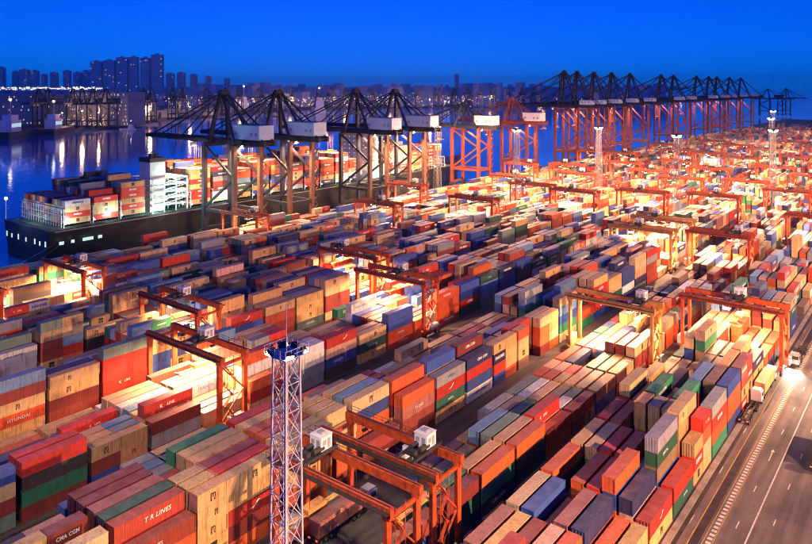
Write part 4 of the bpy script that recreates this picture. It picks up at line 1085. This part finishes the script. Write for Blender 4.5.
TW = [(90,101,62,'leftmost tower of the tall cluster'),(103,114,61,'second tower of the tall cluster'),(116,127,58,'third tower of the tall cluster'),(129,137,57.5,'fourth tower of the tall cluster'),(140,149,58.5,'fifth tower of the tall cluster'),(151,162,55.5,'tallest tower, right end of the cluster'),
      (-2,3,68,'slim tower at the left edge'),(12,17,72,'first thin tower left of the cluster'),(19,27,70,'second tower left of the cluster'),(30,37,71,'third tower left of the cluster'),(41,45,75,'fourth tower left of the cluster'),(50,56,73,'fifth tower left of the cluster'),(63,69,71,'sixth tower left of the cluster'),(73,80,73,'lit tower beside the cluster'),(82,88,71,'narrow tower touching the cluster'),
      (166,173,74,'first tower right of the cluster'),(177,184,73,'second tower right of the cluster'),(190,196,75,'third tower right of the cluster'),(205,210,77,'fourth tower right of the cluster'),(224,229,79,'far small tower right of the cluster'),(455,459,75,'thin tower left of the far crane row'),(560,563,74,'thin tower behind the far crane row')]
for a, b_, ty, lab in TW:
    dep = 3600 if b_-a > 7 else 3900
    building('tower_block', a, b_, dep, 80+(86-ty)*dep/700, 30, 'hazy blue apartment tower, '+lab, 'tower', M['tower'], 34, 6, 0.03, (M['win_w'],), group='city towers behind the harbour')
# lower city mass: uneven blocks that read as one band
m = MB(); 
for i in range(560):
    x = fr.uniform(-60, 660); dep = fr.uniform(2600, 4300); hgt = abs(fr.gauss(0, 22))+10
    if x > 180: hgt = fr.uniform(30, 95) if fr.random() < 0.6 else hgt
    c = FWD*dep + RT*((x-406)/FPX*dep); wd = fr.uniform(14,45)
    m.cbox(c.x,c.y,1.5,wd,wd*fr.uniform(0.6,1.5),hgt)
tag(m.build('city_blocks', M['tower']), 'low hazy city blocks along the far shore', 'buildings', kind='stuff')
m = MB()
for i in range(420):                       # sheds and box stacks on the far quays
    x = fr.uniform(110, 570); yb = 121.5-(x-146)*0.055 if x < 213 else (116 if x < 230 else 112 - (x-230)*0.03)
    dep = 700*82/(yb-86-fr.uniform(1.5,9)); dep = min(3800, dep)
    c = FWD*dep + RT*((x-406)/FPX*dep); wd = fr.uniform(10,50)
    m.cbox(c.x,c.y,1.5,wd,wd*fr.uniform(0.4,1.2),fr.uniform(5,18))
tag(m.build('quay_sheds', M['godown']), 'low sheds and box stacks along the far quays', 'buildings', kind='stuff')
# lamps of the far quays and town
for mm, nm, cnt, sz in ((M['far_lamp'],'warm',1500,0.62),(M['far_lamp_w'],'white',420,0.7)):
    m = MB()
    for i in range(cnt):
        r_ = fr.random()
        if nm == 'white' and r_ < 0.45: x, y, z = fr.uniform(0,102), 87.2+fr.gauss(0,0.8)+0.02*0, 62; dep = 1440+fr.uniform(0,80); z = 80-(fr.gauss(88.6,0.9)-86)*dep/700
        elif r_ < 0.07: x = fr.uniform(55,105); dep = fr.uniform(1290,1360); z = fr.uniform(4,26)
        else:
            x = fr.triangular(130,560,330) if r_ < 0.9 else fr.uniform(0,640); dep = min(4200, 700*80/max(14.0,(fr.uniform(90,106)-86)+4)) ; z = fr.uniform(8,40)
        c = FWD*dep + RT*((x-406)/FPX*dep); s = sz*dep/1900*fr.uniform(0.5,1.3)
        m.cbox(c.x,c.y,z,s,s,s)
    tag(m.build('shore_lamps', mm), f'{nm} lamps scattered along the far quays and town', 'lamps', kind='stuff')
# lights that throw their glow on the far quay and the water
for li, (x, dep, z, e) in enumerate(sorted(((62,1300,30,6e4),(82,1290,34,9e4),(98,1300,30,6e4),(240,1900,35,4.5e5),(290,2050,35,4.5e5),(345,2200,35,4.5e5),(390,2300,35,4.5e5),(430,2300,35,4.5e5),(490,2450,35,4.5e5),(150,1500,30,1.5e5),(190,1680,30,2.5e5)))):
    c = FWD*dep + RT*((x-406)/FPX*dep); o = thing('lamp_pole', (c.x,c.y,1.5), f'tall lamp pole with bright head on the far quay, {ORD[li]} from left', 'lamp pole', 'lamp poles on the far quay')
    m = MB(); m.tube((0,0,0),(0,0,z-2),0.5,6); m.build('pole', M['grey'], o); m = MB(); m.cbox(0,0,z-2,1.8,1.8,1.0); m.build('lamp_head', M['far_lamp_w'], o)
    d = bpy.data.lights.new('lamp_light','POINT'); d.energy = e; d.color = WARM; d.shadow_soft_size = 3.0; link('lamp_light', d, o, (0,0,z+3))
# cranes of the far terminals
farc = make_sts(M['navy'], M['navy'], 46, 72, 18, 55, 18, M['navy'], False)
spots = [(205,1750),(258,1950),(332,2230),(358,2280),(455,2400),(480,2480),(508,2550),(535,2650),(38,1300),(46,1310),(72,1290),(82,1288),(92,1290),(104,1300),(143,1480),(152,1500),(172,1620),(182,1640),(226,1850),(238,1870),(280,2050),(292,2080),(318,2200),(345,2250),(372,2300),(395,2320),(418,2350),(440,2350),(468,2450),(492,2500),(522,2600)]
FARN = ORD + ['twenty-first','twenty-second','twenty-third','twenty-fourth','twenty-fifth','twenty-sixth','twenty-seventh','twenty-eighth','twenty-ninth','thirtieth','thirty-first','thirty-second']
spots.sort()
for i, (x, dep) in enumerate(spots):
    c = farc if i == 0 else copy_tree(farc)
    p_ = FWD*dep + RT*((x-406)/FPX*dep)
    c.location = (p_.x,p_.y,1.5); c.rotation_euler[2] = YAW-R(90)+R(180)+fr.uniform(-0.5,0.5)
    c['label'] = f'small dark quay crane across the water, {FARN[i]} from left'; c['group'] = 'far quay cranes across the water'
# two cranes with gantries at far right end
for i, (x, dep) in enumerate(((770,1850),(788,1900))):
    c = copy_tree(farc); p_ = FWD*dep + RT*((x-406)/FPX*dep); c.location = (p_.x,p_.y,0); c.rotation_euler[2] = R(200+30*i)
    c['label'] = ('dark crane silhouette at far right, left one of two','dark crane silhouette at far right, right one of two')[i]; c['group'] = 'cranes at the far right'
# boats and barges
M['boat_dark'] = mat('boat_dark', (0.03,0.03,0.04), 0.6)
def boat(x, y, L_, label, rz, hullm, lit=True):
    p_ = G(x,y,-3.0); o = thing('boat', (p_.x,p_.y,-3.0), label, 'boat', None, rz)
    m = MB(); m.prism([(-L_/2,-L_*0.11),(L_*0.3,-L_*0.11),(L_/2,0),(L_*0.3,L_*0.11),(-L_/2,L_*0.11)], 0.0, L_*0.09); m.build('hull', hullm, o)
    m = MB(); m.box(-L_*0.38,-L_*0.12,-L_*0.08,L_*0.08,L_*0.09,L_*0.24); m.box(-L_*0.34,-L_*0.16,-L_*0.06,L_*0.06,L_*0.24,L_*0.31); m.build('wheelhouse', M['white'], o)
    m = MB(); m.beam((-L_*0.25,0,L_*0.31),(-L_*0.25,0,L_*0.5),L_*0.012); m.build('mast', M['grey'], o)
    if lit:
        m = MB(); m.cbox(-L_*0.25,0,L_*0.5,L_*0.025,L_*0.025,L_*0.025); m.build('lamp', M['far_lamp_w'], o)
        m = MB(); m.box(-L_*0.37,-L_*0.13,-L_*0.083,-L_*0.081,L_*0.15,L_*0.2); m.build('lit_window', M['win_c'], o)
boat(127,130,34,'white launch on the water below the warehouses', 2.0, M['white'])
boat(20,137,120,'dark barge at the far quay, left edge', 0.7, M['boat_dark'])
boat(60,133,110,'dark barge at the far quay under the cranes', 0.75, M['boat_dark'])
boat(318,112,150,'lit ferry in mid harbour behind the quay cranes', 0.9, M['white'])
boat(228,146,46,'pale lit work boat behind the first quay crane', 0.8, M['white'])
boat(245,113,160,'dark freighter left of the lit ferry', 0.8, M['boat_dark'])
# ------------------------------------------------------------------ evening haze
hz = MB(); hz.box(-13900, 13900, -13900, 13900, -7.0, 262.0)
hm_ = bpy.data.materials.new('haze'); hm_.use_nodes = True
nt = hm_.node_tree
for n in list(nt.nodes): nt.nodes.remove(n)
ho = nt.nodes.new('ShaderNodeOutputMaterial'); pv = nt.nodes.new('ShaderNodeVolumePrincipled')
pv.inputs['Color'].default_value = (0.45,0.68,1.0,1); pv.inputs['Density'].default_value = 5.5e-5; pv.inputs['Anisotropy'].default_value = 0.65
nt.links.new(pv.outputs[0], ho.inputs['Volume'])
tag(hz.build('haze', hm_), 'thin blue evening haze over harbour', kind='stuff')
